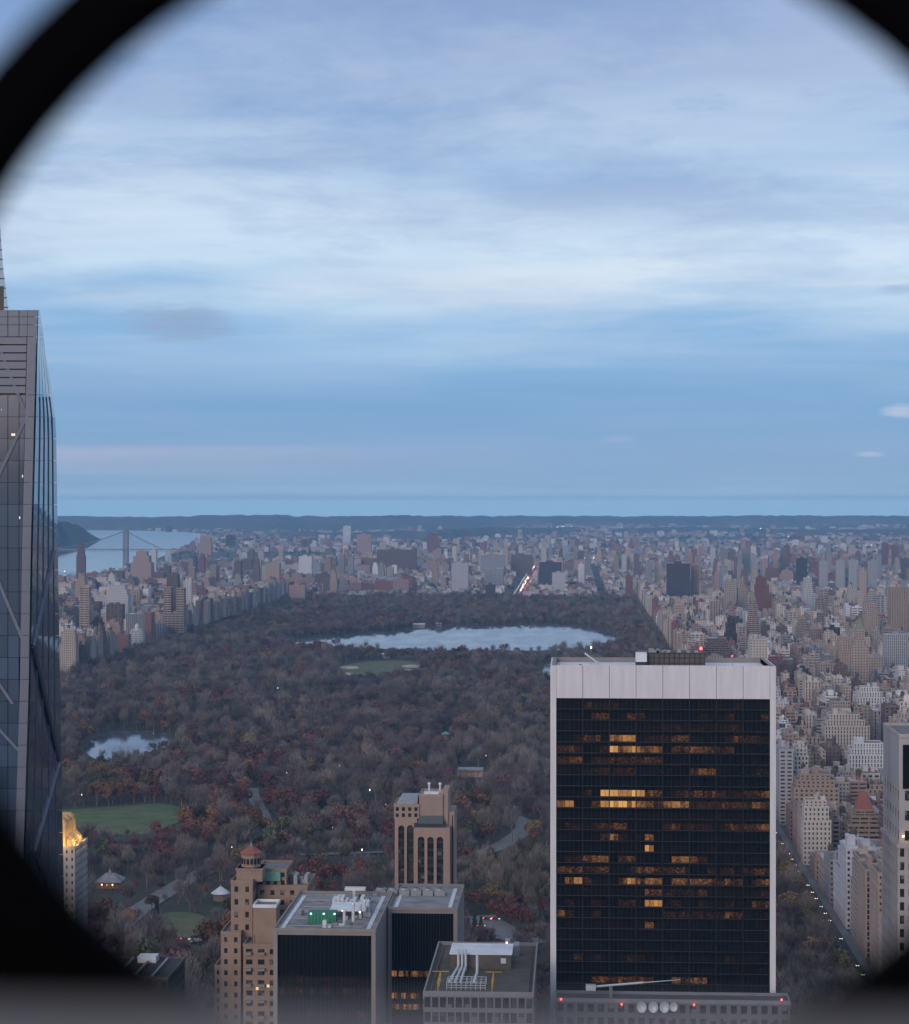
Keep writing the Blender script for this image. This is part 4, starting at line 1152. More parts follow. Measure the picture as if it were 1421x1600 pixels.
# ---- dark roof at the lower left, gold-lit crown, stone tower at the right edge ---
def edge_buildings():
    Y = 760.0; z = Z(1530, Y, 240)
    root = thing('dark_roof_building', (X(220, Y), Y, 0), 'low dark-roofed building below the park drive at the lower left', 'building')
    x0, x1 = X(150, Y), X(262, Y)
    facade(root, x0, x1, Y, Y + 34, 0, z, (.06, .06, .065), 3, 4, .6, .6, 'FLR'); cap(root, x0, x1, Y, Y + 34, z, (.10, .10, .105), (.05, .05, .052), .8)
    for f in (.25, .5, .75): MB().box(x0 + (x1 - x0) * f, x0 + (x1 - x0) * f + .8, Y + 1, Y + 32, z, z + .9).build('skylight', 'metal_grey', root)
    MB().box(X(216, Y + 28), X(245, Y + 28), Y + 26, Y + 32, z, z + 2.4).build('roof_unit', 'roof_white', root)
    OCC.append((150, 272, 1500, Y))
    # gold-lit crown
    Y = 900.0
    root = thing('gold_crowned_tower', (X(90, Y), Y, 0), 'stone tower with a floodlit golden crown beside the glass skyscraper', 'tower')
    x0, x1 = X(40, Y), X(104, Y)
    zs = Z(1325, Y, 110)
    facade(root, x0, x1 + 3.5, Y, Y + 24, 0, zs, (.30, .28, .27), 2.4, 3.4, .3, .45, 'FR')
    cap(root, x0, x1 + 3.5, Y, Y + 24, zs, (.30, .28, .27), ph=.6)
    prof = [(1327, 112), (1318, 111), (1311, 104), (1307, 101), (1284, 100), (1279, 97)]
    m = MB(); nrib = 6
    for i in range(nrib):
        ya, yb = Y + 1 + i * 3.7, Y + 1 + i * 3.7 + 2.8
        for (a, b) in zip(prof[:-1], prof[1:]):
            xa, xb = X(a[1], Y) - .1 * i, X(b[1], Y) - .1 * i
            za, zb = Z(a[0], Y, 110), Z(b[0], Y, 110) - (1.5 if i % 2 and b[0] < 1290 else 0)
            m.prism([(x0, ya), (xa, ya), (xa, yb), (x0, yb)], za, zb, 0, [(x0, ya), (xb, ya), (xb, yb), (x0, yb)])
    m.box(x0, X(96, Y), Y + 1.5, Y + 22, zs, Z(1284, Y, 110)); m.build('golden_crown', 'gold_stone', root)
    l = MB()
    f = MB(); ribs = []
    for i in range(6):
        xx = X(55 + i * 9, Y); f.box(xx - .5, xx + .5, Y + .3, Y + 1.2, zs, Z(1281 + (i % 2) * 4, Y, 110))
    f.build('crown_rib', 'gold_stone', root)
    for (lx, ly, lz) in ((X(119, Y), Y + 5, zs + 2.5), (X(119, Y), Y + 17, zs + 2.5), (X(98, Y), Y - 3.5, zs + 2)):
        ld = bpy.data.lights.new('crown_light', 'POINT'); ld.energy = 1300; ld.color = (1.0, .62, .26); ld.shadow_soft_size = .6
        lo = bpy.data.objects.new('crown_light', ld); COL.objects.link(lo); lo.parent = root; lo.location = Vector((lx, ly, lz)) - root.location
    OCC.append((60, 133, 1280, Y)); LAND.append(('the golden crown', 112, 1300))
    # stone tower at the right edge
    Y = 700.0; z = Z(1152, Y, 1400)
    x0, x1 = X(1404, Y), X(1500, Y)
    root = thing('grey_stone_tower', (x0 + 5, Y, 0), 'tall grey stone tower with dark window slots at the right edge', 'tower')
    zb = Z(1322, Y, 1404)
    facade(root, x0, x1, Y, Y + 36, 0, zb, (.40, .36, .34), 3.0, 4.4, .5, .62, 'FL')
    facade(root, x0 + .5, x1, Y + .5, Y + 36, zb, z - 16, (.42, .38, .36), 6.2, 7.5, .42, .5, 'FL')
    MB().box(x0 + .5, x1, Y + .5, Y + 36, z - 16, z - .4).build('attic', 'stone', root, color=(.42, .39, .38))
    MB().box(X(1412, Y), x1, Y + .2, Y + .48, z - 17, z - 2.5, bottom=True).build('dark_panel', 'glass_black', root)
    cap(root, x0 + .5, x1, Y + .5, Y + 36, z, (.42, .39, .38), ph=1)
    MB().box(x0 - .4, x1, Y - .4, Y + 36.2, zb - .6, zb + .5, bottom=True).build('cornice', 'stone', root, color=(.42, .38, .36))
    c = at(1412, 1308, Y - .6); MB().cone(c.x, c.y, c.z, c.z + .5, .35, .3, 8).build('wall_lamp', 'lamp_warm', root)
    OCC.append((1386, 1421, 1152, Y)); LAND.append(('the grey stone tower at the right edge', 1400, 1250))


edge_buildings()

# ================================================================== the city round the park
PAL = {'tan': (.36, .265, .20), 'beige': (.42, .35, .285), 'cream': (.54, .48, .41), 'grey': (.27, .27, .285), 'pale grey': (.42, .42, .44), 'white': (.62, .61, .61),
       'red-brick': (.24, .105, .08), 'brown': (.17, .115, .095), 'dark': (.055, .055, .062), 'buff': (.46, .36, .27), 'rose': (.36, .23, .19)}
# label look, name, colour, x0, x1, ytop, base y, lowest y that must stay in sight, form
HERO = [
    ('wide dark bronze slab tower', 'slab_tower', 'dark', 1043, 1079, 880, 958, 932, 'slab'),
    ('slim red-brown tower beside the dark slab tower', 'brick_tower', 'rose', 1081, 1093, 882, 956, 930, 'slab'),
    ('tall dark red-brick tower with a stepped top', 'brick_tower', 'red-brick', 1179, 1206, 903, 985, 952, 'step'),
    ('ornate tan tower with a green pyramid top', 'pyramid_tower', 'buff', 1331, 1358, 985, 1105, 1060, 'pyramid'),
    ('grey tower with closely gridded balconies at the right edge', 'balcony_tower', 'pale grey', 1384, 1419, 992, 1085, 1045, 'slab'),
    ('tall tan ribbed tower at the right edge', 'ribbed_tower', 'tan', 1391, 1421, 918, 1020, 980, 'slab'),
    ('tan tower with a small crown left of the ribbed tower', 'crowned_tower', 'tan', 1352, 1375, 944, 1020, 985, 'step'),
    ('first of four pale slab towers in a far row', 'slab_tower', 'pale grey', 1281, 1294, 876, 925, 917, 'slab'),
    ('second of four pale slab towers in a far row', 'slab_tower', 'pale grey', 1307, 1321, 876, 925, 917, 'slab'),
    ('third of four pale slab towers in a far row', 'slab_tower', 'pale grey', 1327, 1340, 875, 925, 917, 'slab'),
    ('last of four pale slab towers in a far row', 'slab_tower', 'pale grey', 1357, 1371, 876, 925, 917, 'slab'),
    ('dark glass tower in the far blue-grey cluster', 'glass_tower', 'dark', 1246, 1262, 872, 920, 902, 'slab'),
    ('taller grey slab standing left of the dark far cluster', 'slab_tower', 'grey', 1161, 1173, 858, 900, 878, 'slab'),
    ('grey slab tower far behind the dark bronze slab tower', 'slab_tower', 'grey', 1127, 1138, 858, 900, 876, 'slab'),
    ('beige tower beside the stepped brick tower', 'stone_tower', 'beige', 1133, 1150, 908, 980, 945, 'slab'),
    ('narrow beige tower close to the stepped brick tower', 'stone_tower', 'beige', 1155, 1168, 905, 975, 950, 'step'),
    ('slim tan tower with gilded top above the brown roofs', 'crowned_tower', 'tan', 1169, 1187, 938, 1020, 995, 'pyramid'),
    ('grey-white frame building with dark glass in the far flat quarter', 'frame_block', 'pale grey', 706, 732, 879, 930, 918, 'frame'),
    ('small teal glass tower at the park\'s far edge', 'glass_tower', 'dark', 759, 774, 913, 944, 938, 'slab'),
    ('wide dark block beyond the lights of the avenue', 'dark_block', 'dark', 843, 878, 878, 922, 897, 'slab'),
    ('pale block with dark ends below the dark block', 'pale_block', 'pale grey', 863, 884, 895, 930, 911, 'slab'),
    ('far red-brown slab alone above the low houses', 'brick_slab', 'red-brick', 667, 684, 834, 870, 856, 'slab'),
    ('long brown housing slab with three wings', 'housing_slab', 'brown', 589, 650, 859, 895, 880, 'slab'),
    ('long brown housing slab right of the first', 'housing_slab', 'brown', 799, 832, 867, 900, 884, 'slab'),
    ('grey housing slab left of the avenue lights', 'housing_slab', 'grey', 751, 788, 868, 902, 886, 'slab'),
    ('grey office slab with ribbed front', 'office_slab', 'grey', 758, 787, 888, 926, 906, 'slab'),
    ('white twin slab in the low far houses', 'white_slab', 'white', 467, 487, 869, 905, 886, 'slab'),
    ('white tower block far off near the ridge', 'white_tower', 'white', 536, 548, 822, 850, 832, 'slab'),
    ('pinkish tower block near the ridge', 'brick_tower', 'rose', 558, 580, 835, 868, 852, 'slab'),
    ('far dark square tower by the river mouth', 'dark_tower', 'dark', 353, 366, 836, 860, 849, 'slab'),
    ('pinkish tower block by the river mouth', 'brick_tower', 'rose', 311, 330, 839, 872, 862, 'step'),
    ('grey gothic church tower before the river', 'church_tower', 'brown', 119, 132, 849, 925, 898, 'step'),
    ('wide red-brown block in front of the bridge tower', 'brick_block', 'rose', 204, 236, 862, 925, 892, 'step'),
    ('brown twin-topped apartment tower at the park\'s left edge', 'apartment_tower', 'tan', 255, 287, 918, 1006, 998, 'twin'),
    ('slim white ribbed tower beside the twin-topped tower', 'white_tower', 'white', 287, 299, 908, 985, 945, 'slab'),
    ('white building with dark crown near the park\'s left edge', 'white_block', 'white', 164, 200, 914, 985, 930, 'step'),
    ('dark brown tower in front of the white crowned building', 'brown_tower', 'brown', 166, 191, 945, 1005, 975, 'slab'),
    ('tan tower left of the brown tower', 'stone_tower', 'tan', 124, 139, 918, 1005, 978, 'slab'),
    ('white domed apartment house facing the park', 'domed_house', 'white', 202, 223, 984, 1016, 1014, 'dome'),
    ('red-brick apartment house facing the park', 'brick_house', 'red-brick', 180, 201, 992, 1026, 1021, 'slab'),
    ('blue-grey glass block facing the park', 'glass_block', 'grey', 241, 257, 974, 1008, 1003, 'slab'),
    ('beige apartment block nearest the glass skyscraper', 'apartment_block', 'beige', 93, 118, 985, 1062, 1058, 'step'),
    ('dark apartment block facing the park near the skyscraper', 'apartment_block', 'brown', 120, 137, 1008, 1052, 1050, 'slab'),
    ('pink apartment block in the far park corner', 'apartment_block', 'rose', 452, 476, 914, 947, 937, 'slab'),
    ('broad cream hotel with rows of dark windows', 'hotel', 'cream', 1290, 1360, 1118, 1200, 1165, 'step'),
    ('white apartment house with a tall blank end wall', 'apartment_house', 'white', 1327, 1390, 1163, 1230, 1205, 'step'),
    ('tan stone house with a steep red roof', 'gabled_house', 'tan', 1326, 1376, 1268, 1350, 1322, 'redroof'),
    ('white-topped apartment house on the avenue corner', 'apartment_house', 'cream', 1256, 1300, 1252, 1352, 1340, 'step'),
    ('curved tan apartment house with a stepped terrace top', 'apartment_house', 'tan', 1242, 1312, 1212, 1300, 1262, 'step'),
    ('grey castle-like block with dark roof right of the black tower', 'dark_block', 'brown', 1100, 1142, 998, 1060, 1026, 'step'),
    ('white stepped apartment house above the cream hotel', 'apartment_house', 'white', 1340, 1384, 1075, 1140, 1105, 'step'),
]
SPECS = []
for _k in PAL:
    _c = PAL[_k]; _g = sum(_c) / 3; PAL[_k] = tuple(_g + (v - _g) * .82 + e for v, e in zip(_c, (.004, -.004, .004)))


def overlaps(x0, x1, y0, y1, pad=2):
    return any(x0 - pad < b and x1 + pad > a and y0 - pad < d and y1 + pad > c for a, b, c, d in FOOT)


for (look, nm, cn, x0, x1, yt, yb, yv, form) in HERO:
    Y = gnd((x0 + x1) / 2, yb).y; a, b = X(x0, Y), X(x1, Y); h = Z(yt, Y, x0)
    dep = min(max((b - a) * .8, 16), 45)
    take(a, b, Y, Y + dep)
    SPECS.append(dict(x0=a, x1=b, y0=Y, y1=Y + dep, h=h, cn=cn, form=form, hero=True, name=nm, look=look, tank=False, sight=(x0, x1, yt, yv)))
    LAND.append(('the ' + look if len(look.split()) <= 6 else 'the ' + ' '.join(look.split()[:5]) if False else None, (x0 + x1) / 2, (yt + yv) / 2))
LAND = [l for l in LAND if l[0]]
LAND += [('the reservoir', 760, 990), ('the small lake', 205, 1165), ('the ball field', 600, 1045), ('the broad green meadow', 190, 1280), ('the small lawn', 280, 1450),
         ('the suspension bridge', 195, 855), ('the lights of the far avenue', 820, 915), ('the dark slab tower', 1061, 905), ('the stepped brick tower', 1192, 930), ('the green pyramid top', 1344, 1000),
         ('the cream hotel', 1325, 1140), ('the steep red roof', 1350, 1260), ('the twin-topped tower', 270, 950), ('the church tower', 126, 870), ('the four pale slabs', 1330, 895),
         ('the frame building', 719, 900), ('the far red-brown slab', 675, 845), ('the long housing slab', 620, 870), ('the white domed house', 212, 1000), ('the pink park-corner block', 464, 930),
         ('the gridded balcony tower', 1402, 1020)]


def pick(ws):
    t = rng.random() * sum(w for _, w in ws)
    for n, w in ws:
        t -= w
        if t <= 0: return n
    return ws[-1][0]


W_EAST = [('tan', 6), ('beige', 6), ('cream', 3), ('grey', 2), ('pale grey', 1), ('white', 1), ('red-brick', 1.5), ('brown', 2), ('buff', 3), ('rose', 1.5), ('dark', .4)]
W_WEST = [('tan', 4), ('beige', 4), ('cream', 1), ('grey', 2), ('pale grey', 1), ('white', .8), ('red-brick', 2.5), ('brown', 3), ('buff', 2), ('rose', 2), ('dark', .4)]
W_NORTH = [('tan', 3), ('beige', 3), ('cream', 2), ('grey', 3), ('pale grey', 2.4), ('white', 1.7), ('red-brick', 3), ('brown', 3.5), ('buff', 2), ('rose', 3), ('dark', .5)]


def lot(x0, x1, y0, y1, h, ws):
    if overlaps(x0, x1, y0, y1): return
    c = px(((x0 + x1) / 2, y0, 0)); top = px(((x0 + x1) / 2, y0, h))
    if c[0] < 70 or c[0] > 1480: return
    if inside(RIV, *c): return
    ycap = float(np.interp(c[0], (60, 150, 250, 300, 340, 420, 520, 700, 1000, 1480), (900, 897, 890, 872, 850, 838, 836, 834, 836, 838))) + rng.uniform(-1.5, 5)
    if top[1] < ycap < c[1] - 2:
        h = Z(ycap, y0)
        if h < 6: return
        top = (top[0], ycap)
    w = (x1 - x0) / y0 * FPX / 2
    for s in SPECS:
        if not s.get('hero'): break
        a, b, yt, yv = s['sight']
        if y0 < s['y0'] and c[0] + w > a and c[0] - w < b and top[1] < yv and c[1] > yt:
            h = min(h, max(8.0, Z(yv + rng.uniform(-1, 4), y0)))
            if Z(yv, y0) < 6: return
    cn = pick(ws); r = rng.random()
    form = 'step' if r < .45 and h > 22 else 'slab'
    SPECS.append(dict(x0=x0, x1=x1, y0=y0, y1=y1, h=h, cn=cn, form=form, tank=rng.random() < .3 and h > 18, hero=False))


def block(xa, xb, ya, yb, hedge, hmid, ptower, ws, wlo=14, whi=34, edge=(True, True)):
    for half in (0, 1):
        y0 = ya + half * (yb - ya) / 2 + .5; y1 = ya + (half + 1) * (yb - ya) / 2 - .5; x = xa
        while x < xb - 8:
            w = min(rng.uniform(wlo, whi), xb - x)
            if xb - (x + w) < 9: w = xb - x
            ate = (x < xa + 20 and edge[0]) or (x + w > xb - 20 and edge[1])
            h = rng.uniform(*(hedge if ate else hmid))
            if rng.random() < ptower and x > -1e9:
                w = min(max(w, 18), max(9, xb - x)); h = rng.uniform(58, 98) if w > 14 else h
            lot(x, x + w - .4, y0, y1, h, ws); x += w


def vis_x(Y, lo=60, hi=1480): return X(lo, Y), X(hi, Y)


y = 1085.0
while y < 5300:
    a, b = vis_x(y + 40)
    for (xa, xb) in ((160, 282), (300, 408), (434, 545), (563, 682), (702, 870), (892, 1050), (1072, 1240)):
        if xa < b: block(xa, xb, y, y + 62, (38, 58) if xa < 430 else (30, 54), (17, 42) if xa < 420 else (13, 36), .006 + (.02 if xa > 400 else 0), W_EAST, 9, 23)
    for (xa, xb) in ((-955, -717), (-1195, -975), (-1420, -1215), (-1650, -1440)):
        if xb > a and y > 1500: block(xa, xb, y, y + 62, (44, 62), (16, 44), .018, W_WEST, 16, 34)
    y += 80
y = 5320.0
while y < 8200:
    a, b = vis_x(y + 40)
    xa = -2400.0
    while xa < b:
        xb = xa + 225
        if xb > a:
            xs_ = [(xa, xb)] if not (xa < LENOX_X + 17 and xb > LENOX_X - 17) else [(xa, LENOX_X - 17), (LENOX_X + 17, xb)]
            for (p, q) in xs_:
                if q - p < 20: continue
                r = rng.random()
                if r < .10: continue
                if r < .155: block(p, q, y, y + 62, (34, 50), (30, 46), .0, [('brown', 2), ('red-brick', 2), ('rose', 2), ('grey', 2)], 26, 52)
                else: block(p, q, y, y + 62, (11, 24), (9, 19), .010, W_NORTH, 7, 19)
        xa = xb + 24
    y += 80
# beyond the river: looser and lower towards the hills
y = 8230.0
while y < 22600:
    a, b = vis_x(y); stp = 29 + (y - 8200) * .0056; xa = a
    while xa < b:
        dens = .80 if y < 13000 else max(.12, .80 - (y - 13000) / 8000 * .62)
        cl = math.sin(xa * .0011 + y * .0007) + math.sin(xa * .0023 - y * .0013 + 2) * .7
        if rng.random() < dens and cl > -1.05:
            w = rng.uniform(.35, .85) * stp; h = rng.uniform(9, 22)
            if rng.random() < .035: h = rng.uniform(30, 52)
            x0 = xa + rng.uniform(0, stp * .3); y0 = y + rng.uniform(-.4, .4) * stp
            lot(x0, x0 + w, y0, y0 + w * rng.uniform(.5, .9), h, W_NORTH)
        xa += stp
    y += stp * 1.15

# ---- which of them show largest: a small depth-sorted coverage picture ----
BW, BH, SCL = 474, 534, 3.0
buf = np.zeros((BH, BW), bool)
order = sorted([('o', o_[3], o_) for o_ in OCC] + [('s', s['y0'], s) for s in SPECS], key=lambda t: t[1])
for kind, _, s in order:
    if kind == 'o':
        a, b, t, Y = s; q = (a, b, t, 1600)
    else:
        P = [(xx, yy, zz) for xx in (s['x0'], s['x1']) for yy in (s['y0'], s['y1']) for zz in (0, s['h'])]
        pp = pxa(P); q = (pp[:, 0].min(), pp[:, 0].max(), pp[:, 1].min(), pp[:, 1].max())
        s['px'] = q
    i0, i1 = max(0, int(q[0] / SCL)), min(BW, int(math.ceil(q[1] / SCL))); j0, j1 = max(0, int(q[2] / SCL)), min(BH, int(math.ceil(q[3] / SCL)))
    if i1 <= i0 or j1 <= j0:
        if kind == 's': s['vis'] = 0
        continue
    sub = buf[j0:j1, i0:i1]
    if kind == 's': s['vis'] = int((~sub).sum())
    sub[:] = True
gen = sorted([s for s in SPECS if not s['hero']], key=lambda s: -s['vis'])
INDIV = [s for s in SPECS if s['hero']] + gen[:300 - len(HERO)]
FARB = [s for s in gen[300 - len(HERO):] if s['vis'] > 0]


def tint(cn):
    c = PAL[cn]; k = rng.uniform(.8, 1.2); return tuple(min(.8, v * k * e) for v, e in zip(c, (rng.uniform(.98, 1.02), 1, rng.uniform(.98, 1.02))))


def tiers_of(s):
    x0, x1, y0, y1, h = s['x0'], s['x1'], s['y0'], s['y1'], s['h']; w, d = x1 - x0, y1 - y0
    r = random.Random(int(x0 * 7 + y0 * 13))
    if s['form'] in ('step', 'pyramid', 'redroof', 'dome') and h > 18 and min(w, d) > 13:
        i1 = min(w, d) * r.uniform(.10, .18); i2 = i1 * 2.1; z1 = h * r.uniform(.68, .80); z2 = h * r.uniform(.86, .92)
        lx = r.uniform(.4, 1); rx = r.uniform(.4, 1)
        return [(x0, x1, y0, y1, 0, z1), (x0 + i1 * lx, x1 - i1 * rx, y0 + i1 * .7, y1 - i1 * .5, z1, z2), (x0 + i2 * lx, x1 - i2 * rx, y0 + i2 * .6, y1 - i2 * .5, z2, h)]
    if s['form'] == 'twin':
        return [(x0, x1, y0, y1, 0, h * .55), (x0 + .5, x0 + w * .36, y0 + 2, y1 - 2, h * .55, h), (x1 - w * .36, x1 - .5, y0 + 2, y1 - 2, h * .55, h * .985)]
    return [(x0, x1, y0, y1, 0, h)]


FORMW = {'step': 'stepped building', 'slab': 'flat-roofed building'}
ORD = ['', 'second ', 'third ', 'fourth ', 'fifth ', 'sixth ', 'seventh ', 'eighth ', 'ninth ', 'tenth ', 'eleventh ', 'twelfth ', 'thirteenth ', 'fourteenth ', 'fifteenth ']


def relation(x, y):
    l = min(LAND, key=lambda l: math.hypot((l[1] - x) * 1.0, (l[2] - y) * 1.0)); dx, dy = x - l[1], y - l[2]
    if abs(dx) > abs(dy): w = 'right of' if dx > 0 else 'left of'
    else: w = 'below' if dy > 0 else 'above'
    return w, l[0], math.hypot(dx, dy)


def uniq(items, noun):
    """items: (obj, look, px x, px y): labels by look, side and landmark, counted outward from it"""
    fam = {}
    for o_, look, x_, y_ in items:
        w, l, d = relation(x_, y_); fam.setdefault((look, w, l), []).append((d, o_))
    for (look, w, l), ms in fam.items():
        ms.sort(key=lambda t: t[0])
        for i, (_, o_) in enumerate(ms):
            n = ORD[i] if i < len(ORD) else ('number %d ' % (i + 1))
            o_['label'] = ('%s %s' % (look, w) + ' ' + l) if len(ms) == 1 else ('%s%s out %s %s' % (('nearest ' if i == 0 else n), look, w, l))


far = MB()


def stuff_box(mb, s):
    k_ = rng.uniform(.95, 1.5); c = tuple(min(.75, v * k_) for v in tint(s['cn'])); roofc = tuple(v * .6 + .08 * rng.random() for v in c)
    for t in tiers_of(s):
        x0, x1, y0, y1, z0, z1 = t; n = len(mb.v); mb.box(x0, x1, y0, y1, z0, z1, a=c); mb.a[-1] = roofc if rng.random() < .65 else (.5, .5, .52)
    x0, x1, y0, y1, _, z = t; w, d = x1 - x0, y1 - y0
    for _ in range(4 if y0 < 4200 else 2 if w > 14 else 1):
        if rng.random() < .75:
            a, b = rng.uniform(x0, x0 + w * .6), rng.uniform(y0, y0 + d * .5); mb.box(a, a + w * rng.uniform(.15, .38), b, b + d * .3, z, z + rng.uniform(2, 4.5), a=tint(s['cn']))


_sb = stuff_box


def stuff_box(mb, s):
    _sb(mb, s)
    if s['y0'] < 4600 and rng.random() < .45:
        t = tiers_of(s)[-1]; cx, cy_ = rng.uniform(t[0] + 2.5, max(t[0] + 2.6, t[1] - 2.5)), rng.uniform(t[2] + 2.5, max(t[2] + 2.6, t[3] - 2.5)); n0 = len(mb.f)
        mb.cone(cx, cy_, t[5] + 2.5, t[5] + 6.5, 1.9, 1.8, 8); mb.cone(cx, cy_, t[5] + 6.5, t[5] + 7.8, 2.1, .1, 8); mb.box(cx - 1.2, cx + 1.2, cy_ - 1.2, cy_ + 1.2, t[5] - .2, t[5] + 2.5)
        mb.a[n0:] = [(.12, .095, .075)] * (len(mb.f) - n0)


lab_items = []
for s in INDIV:
    Y = s['y0']; c = tint(s['cn']); T = tiers_of(s)
    nm = s.get('name') or ('apartment_block' if s['h'] < 68 else 'apartment_tower')
    root = thing(nm, ((s['x0'] + s['x1']) / 2, Y, 0), '', 'building' if s['h'] < 68 else 'tower', 'buildings round the park')
    look = s.get('look')
    if look: root['label'] = look
    else:
        look = '%s %s%s' % (s['cn'], FORMW[s['form']] if s['h'] < 68 else ('stepped tower' if s['form'] == 'step' else 'flat-topped tower'), ' with roof tank' if s['tank'] and Y < 3000 else '')
        q = s['px']; lab_items.append((root, look, (q[0] + q[1]) / 2, q[2]))
    near = Y < 4700
    mid = (s['x0'] + s['x1']) / 2
    sides = 'F' + ('L' if mid > 0 else 'R')
    roofc = rng.choice([(.13, .125, .125), (.20, .19, .18), (.30, .29, .29), (.55, .55, .56), (.17, .14, .12)])
    rr = random.Random(int(Y * 3 + mid))
    bay = rr.uniform(2.4, 3.8); wf = rr.uniform(.32, .5); hf = rr.uniform(.42, .56); fh = rr.uniform(3.0, 3.5)
    sty = rr.random()
    if sty < .18: wf = .86; hf = .42; bay *= 2.2            # ribbon windows
    elif sty < .38: hf = .80; wf = .36                      # tall strips between piers
    elif sty < .5: bay *= 1.7; wf = .62
    if s['form'] == 'frame': wf, bay = .78, (s['x1'] - s['x0']) / 2
    if Y > 3600: bay *= 1.25; fh *= 1.2
    gm = 'glass_dark'
    for (x0, x1, y0, y1, z0, z1) in T:
        if near:
            facade(root, x0, x1, y0, y1, z0, z1, c, bay, fh, wf, hf, sides, 'stone', gm, pier_only=s['cn'] == 'dark')
            cap(root, x0, x1, y0, y1, z1, c, roofc, .9 if Y < 3000 else .5)
            if Y < 3000 and z1 - z0 > 15:
                k = MB(); c2 = tuple(v * 1.12 for v in c)
                for zz in ((z0 + 9.5, z1 - 7.2) if z0 < 1 else (z0 + .2,)): k.box(x0 - .3, x1 + .3, y0 - .3, y0 - .01, zz, zz + .7, bottom=True); k.box(x0 - .3, x0 - .01, y0 - .01, y1, zz, zz + .7, bottom=True); k.box(x1 + .01, x1 + .3, y0 - .01, y1, zz, zz + .7, bottom=True)
                k.build('string_course', 'stone', root, color=c2)
        else:
            m = MB().box(x0, x1, y0, y1, z0, z1, a=c); m.a[-1] = roofc; m.build('wall', 'far_wall', root, attr='tint')
    x0, x1, y0, y1, z0, z1 = T[-1] if s['form'] != 'twin' else T[0]
    if s['form'] == 'pyramid':
        MB().prism([(x0, y0), (x1, y0), (x1, y1), (x0, y1)], z1 + .9, z1 + (x1 - x0) * 1.5, 0, [((x0 + x1) / 2 + a_, (y0 + y1) / 2 + b_) for a_, b_ in ((-.3, -.3), (.3, -.3), (.3, .3), (-.3, .3))]).build('pyramid_roof', 'gilt_green', root) if 'gilt_green' in MATS else None
    elif s['form'] == 'redroof':
        k = (y1 - y0) * .3; MB().prism([(x0, y0), (x1, y0), (x1, y1), (x0, y1)], z1 + .2, z1 + 13, 0, [(x0 + (x1 - x0) * .3, y0 + k), (x1 - (x1 - x0) * .45, y0 + k), (x1 - (x1 - x0) * .45, y1 - k), (x0 + (x1 - x0) * .3, y1 - k)]).build('steep_roof', 'red_tile', root)
        MB().box((x0 + x1) / 2, (x0 + x1) / 2 + 4, y0 + 5, y0 + 9, z1, z1 + 14).build('chimney', 'stone', root, color=c)
    elif s['form'] == 'dome':
        m = MB(); cx, cy_ = (x0 + x1) / 2, (y0 + y1) / 2; r_ = (x1 - x0) * .22; m.cone(cx, cy_, z1, z1 + 5, r_, r_, 10)
        m.cone(cx, cy_, z1 + 5, z1 + 8, r_ * 1.05, r_ * .75, 10); m.cone(cx, cy_, z1 + 8, z1 + 10, r_ * .75, .2, 10); m.build('dome', 'stone', root, color=(.6, .6, .6))
    elif near:
        roof_kit(root, x0, x1, y0, y1, z1, int(mid * 11 + Y), 2 if Y > 2500 else 3, s['tank'], roofc, c)
    else:
        w = x1 - x0; m = MB().box(x0 + w * .3, x0 + w * .62, y0 + 2, y0 + 8, z1 - .1, z1 + 4, a=c); m.build('bulkhead', 'far_wall', root, attr='tint')
uniq(lab_items, 'building')
for s in FARB: stuff_box(far, s)
o = far.build('far_city', 'far_wall', attr='tint'); o['kind'] = 'stuff'; tag(o, 'dense far houses and blocks running out to the hills', None)
print('buildings', len(SPECS), 'indiv', len(INDIV), 'far', len(FARB))


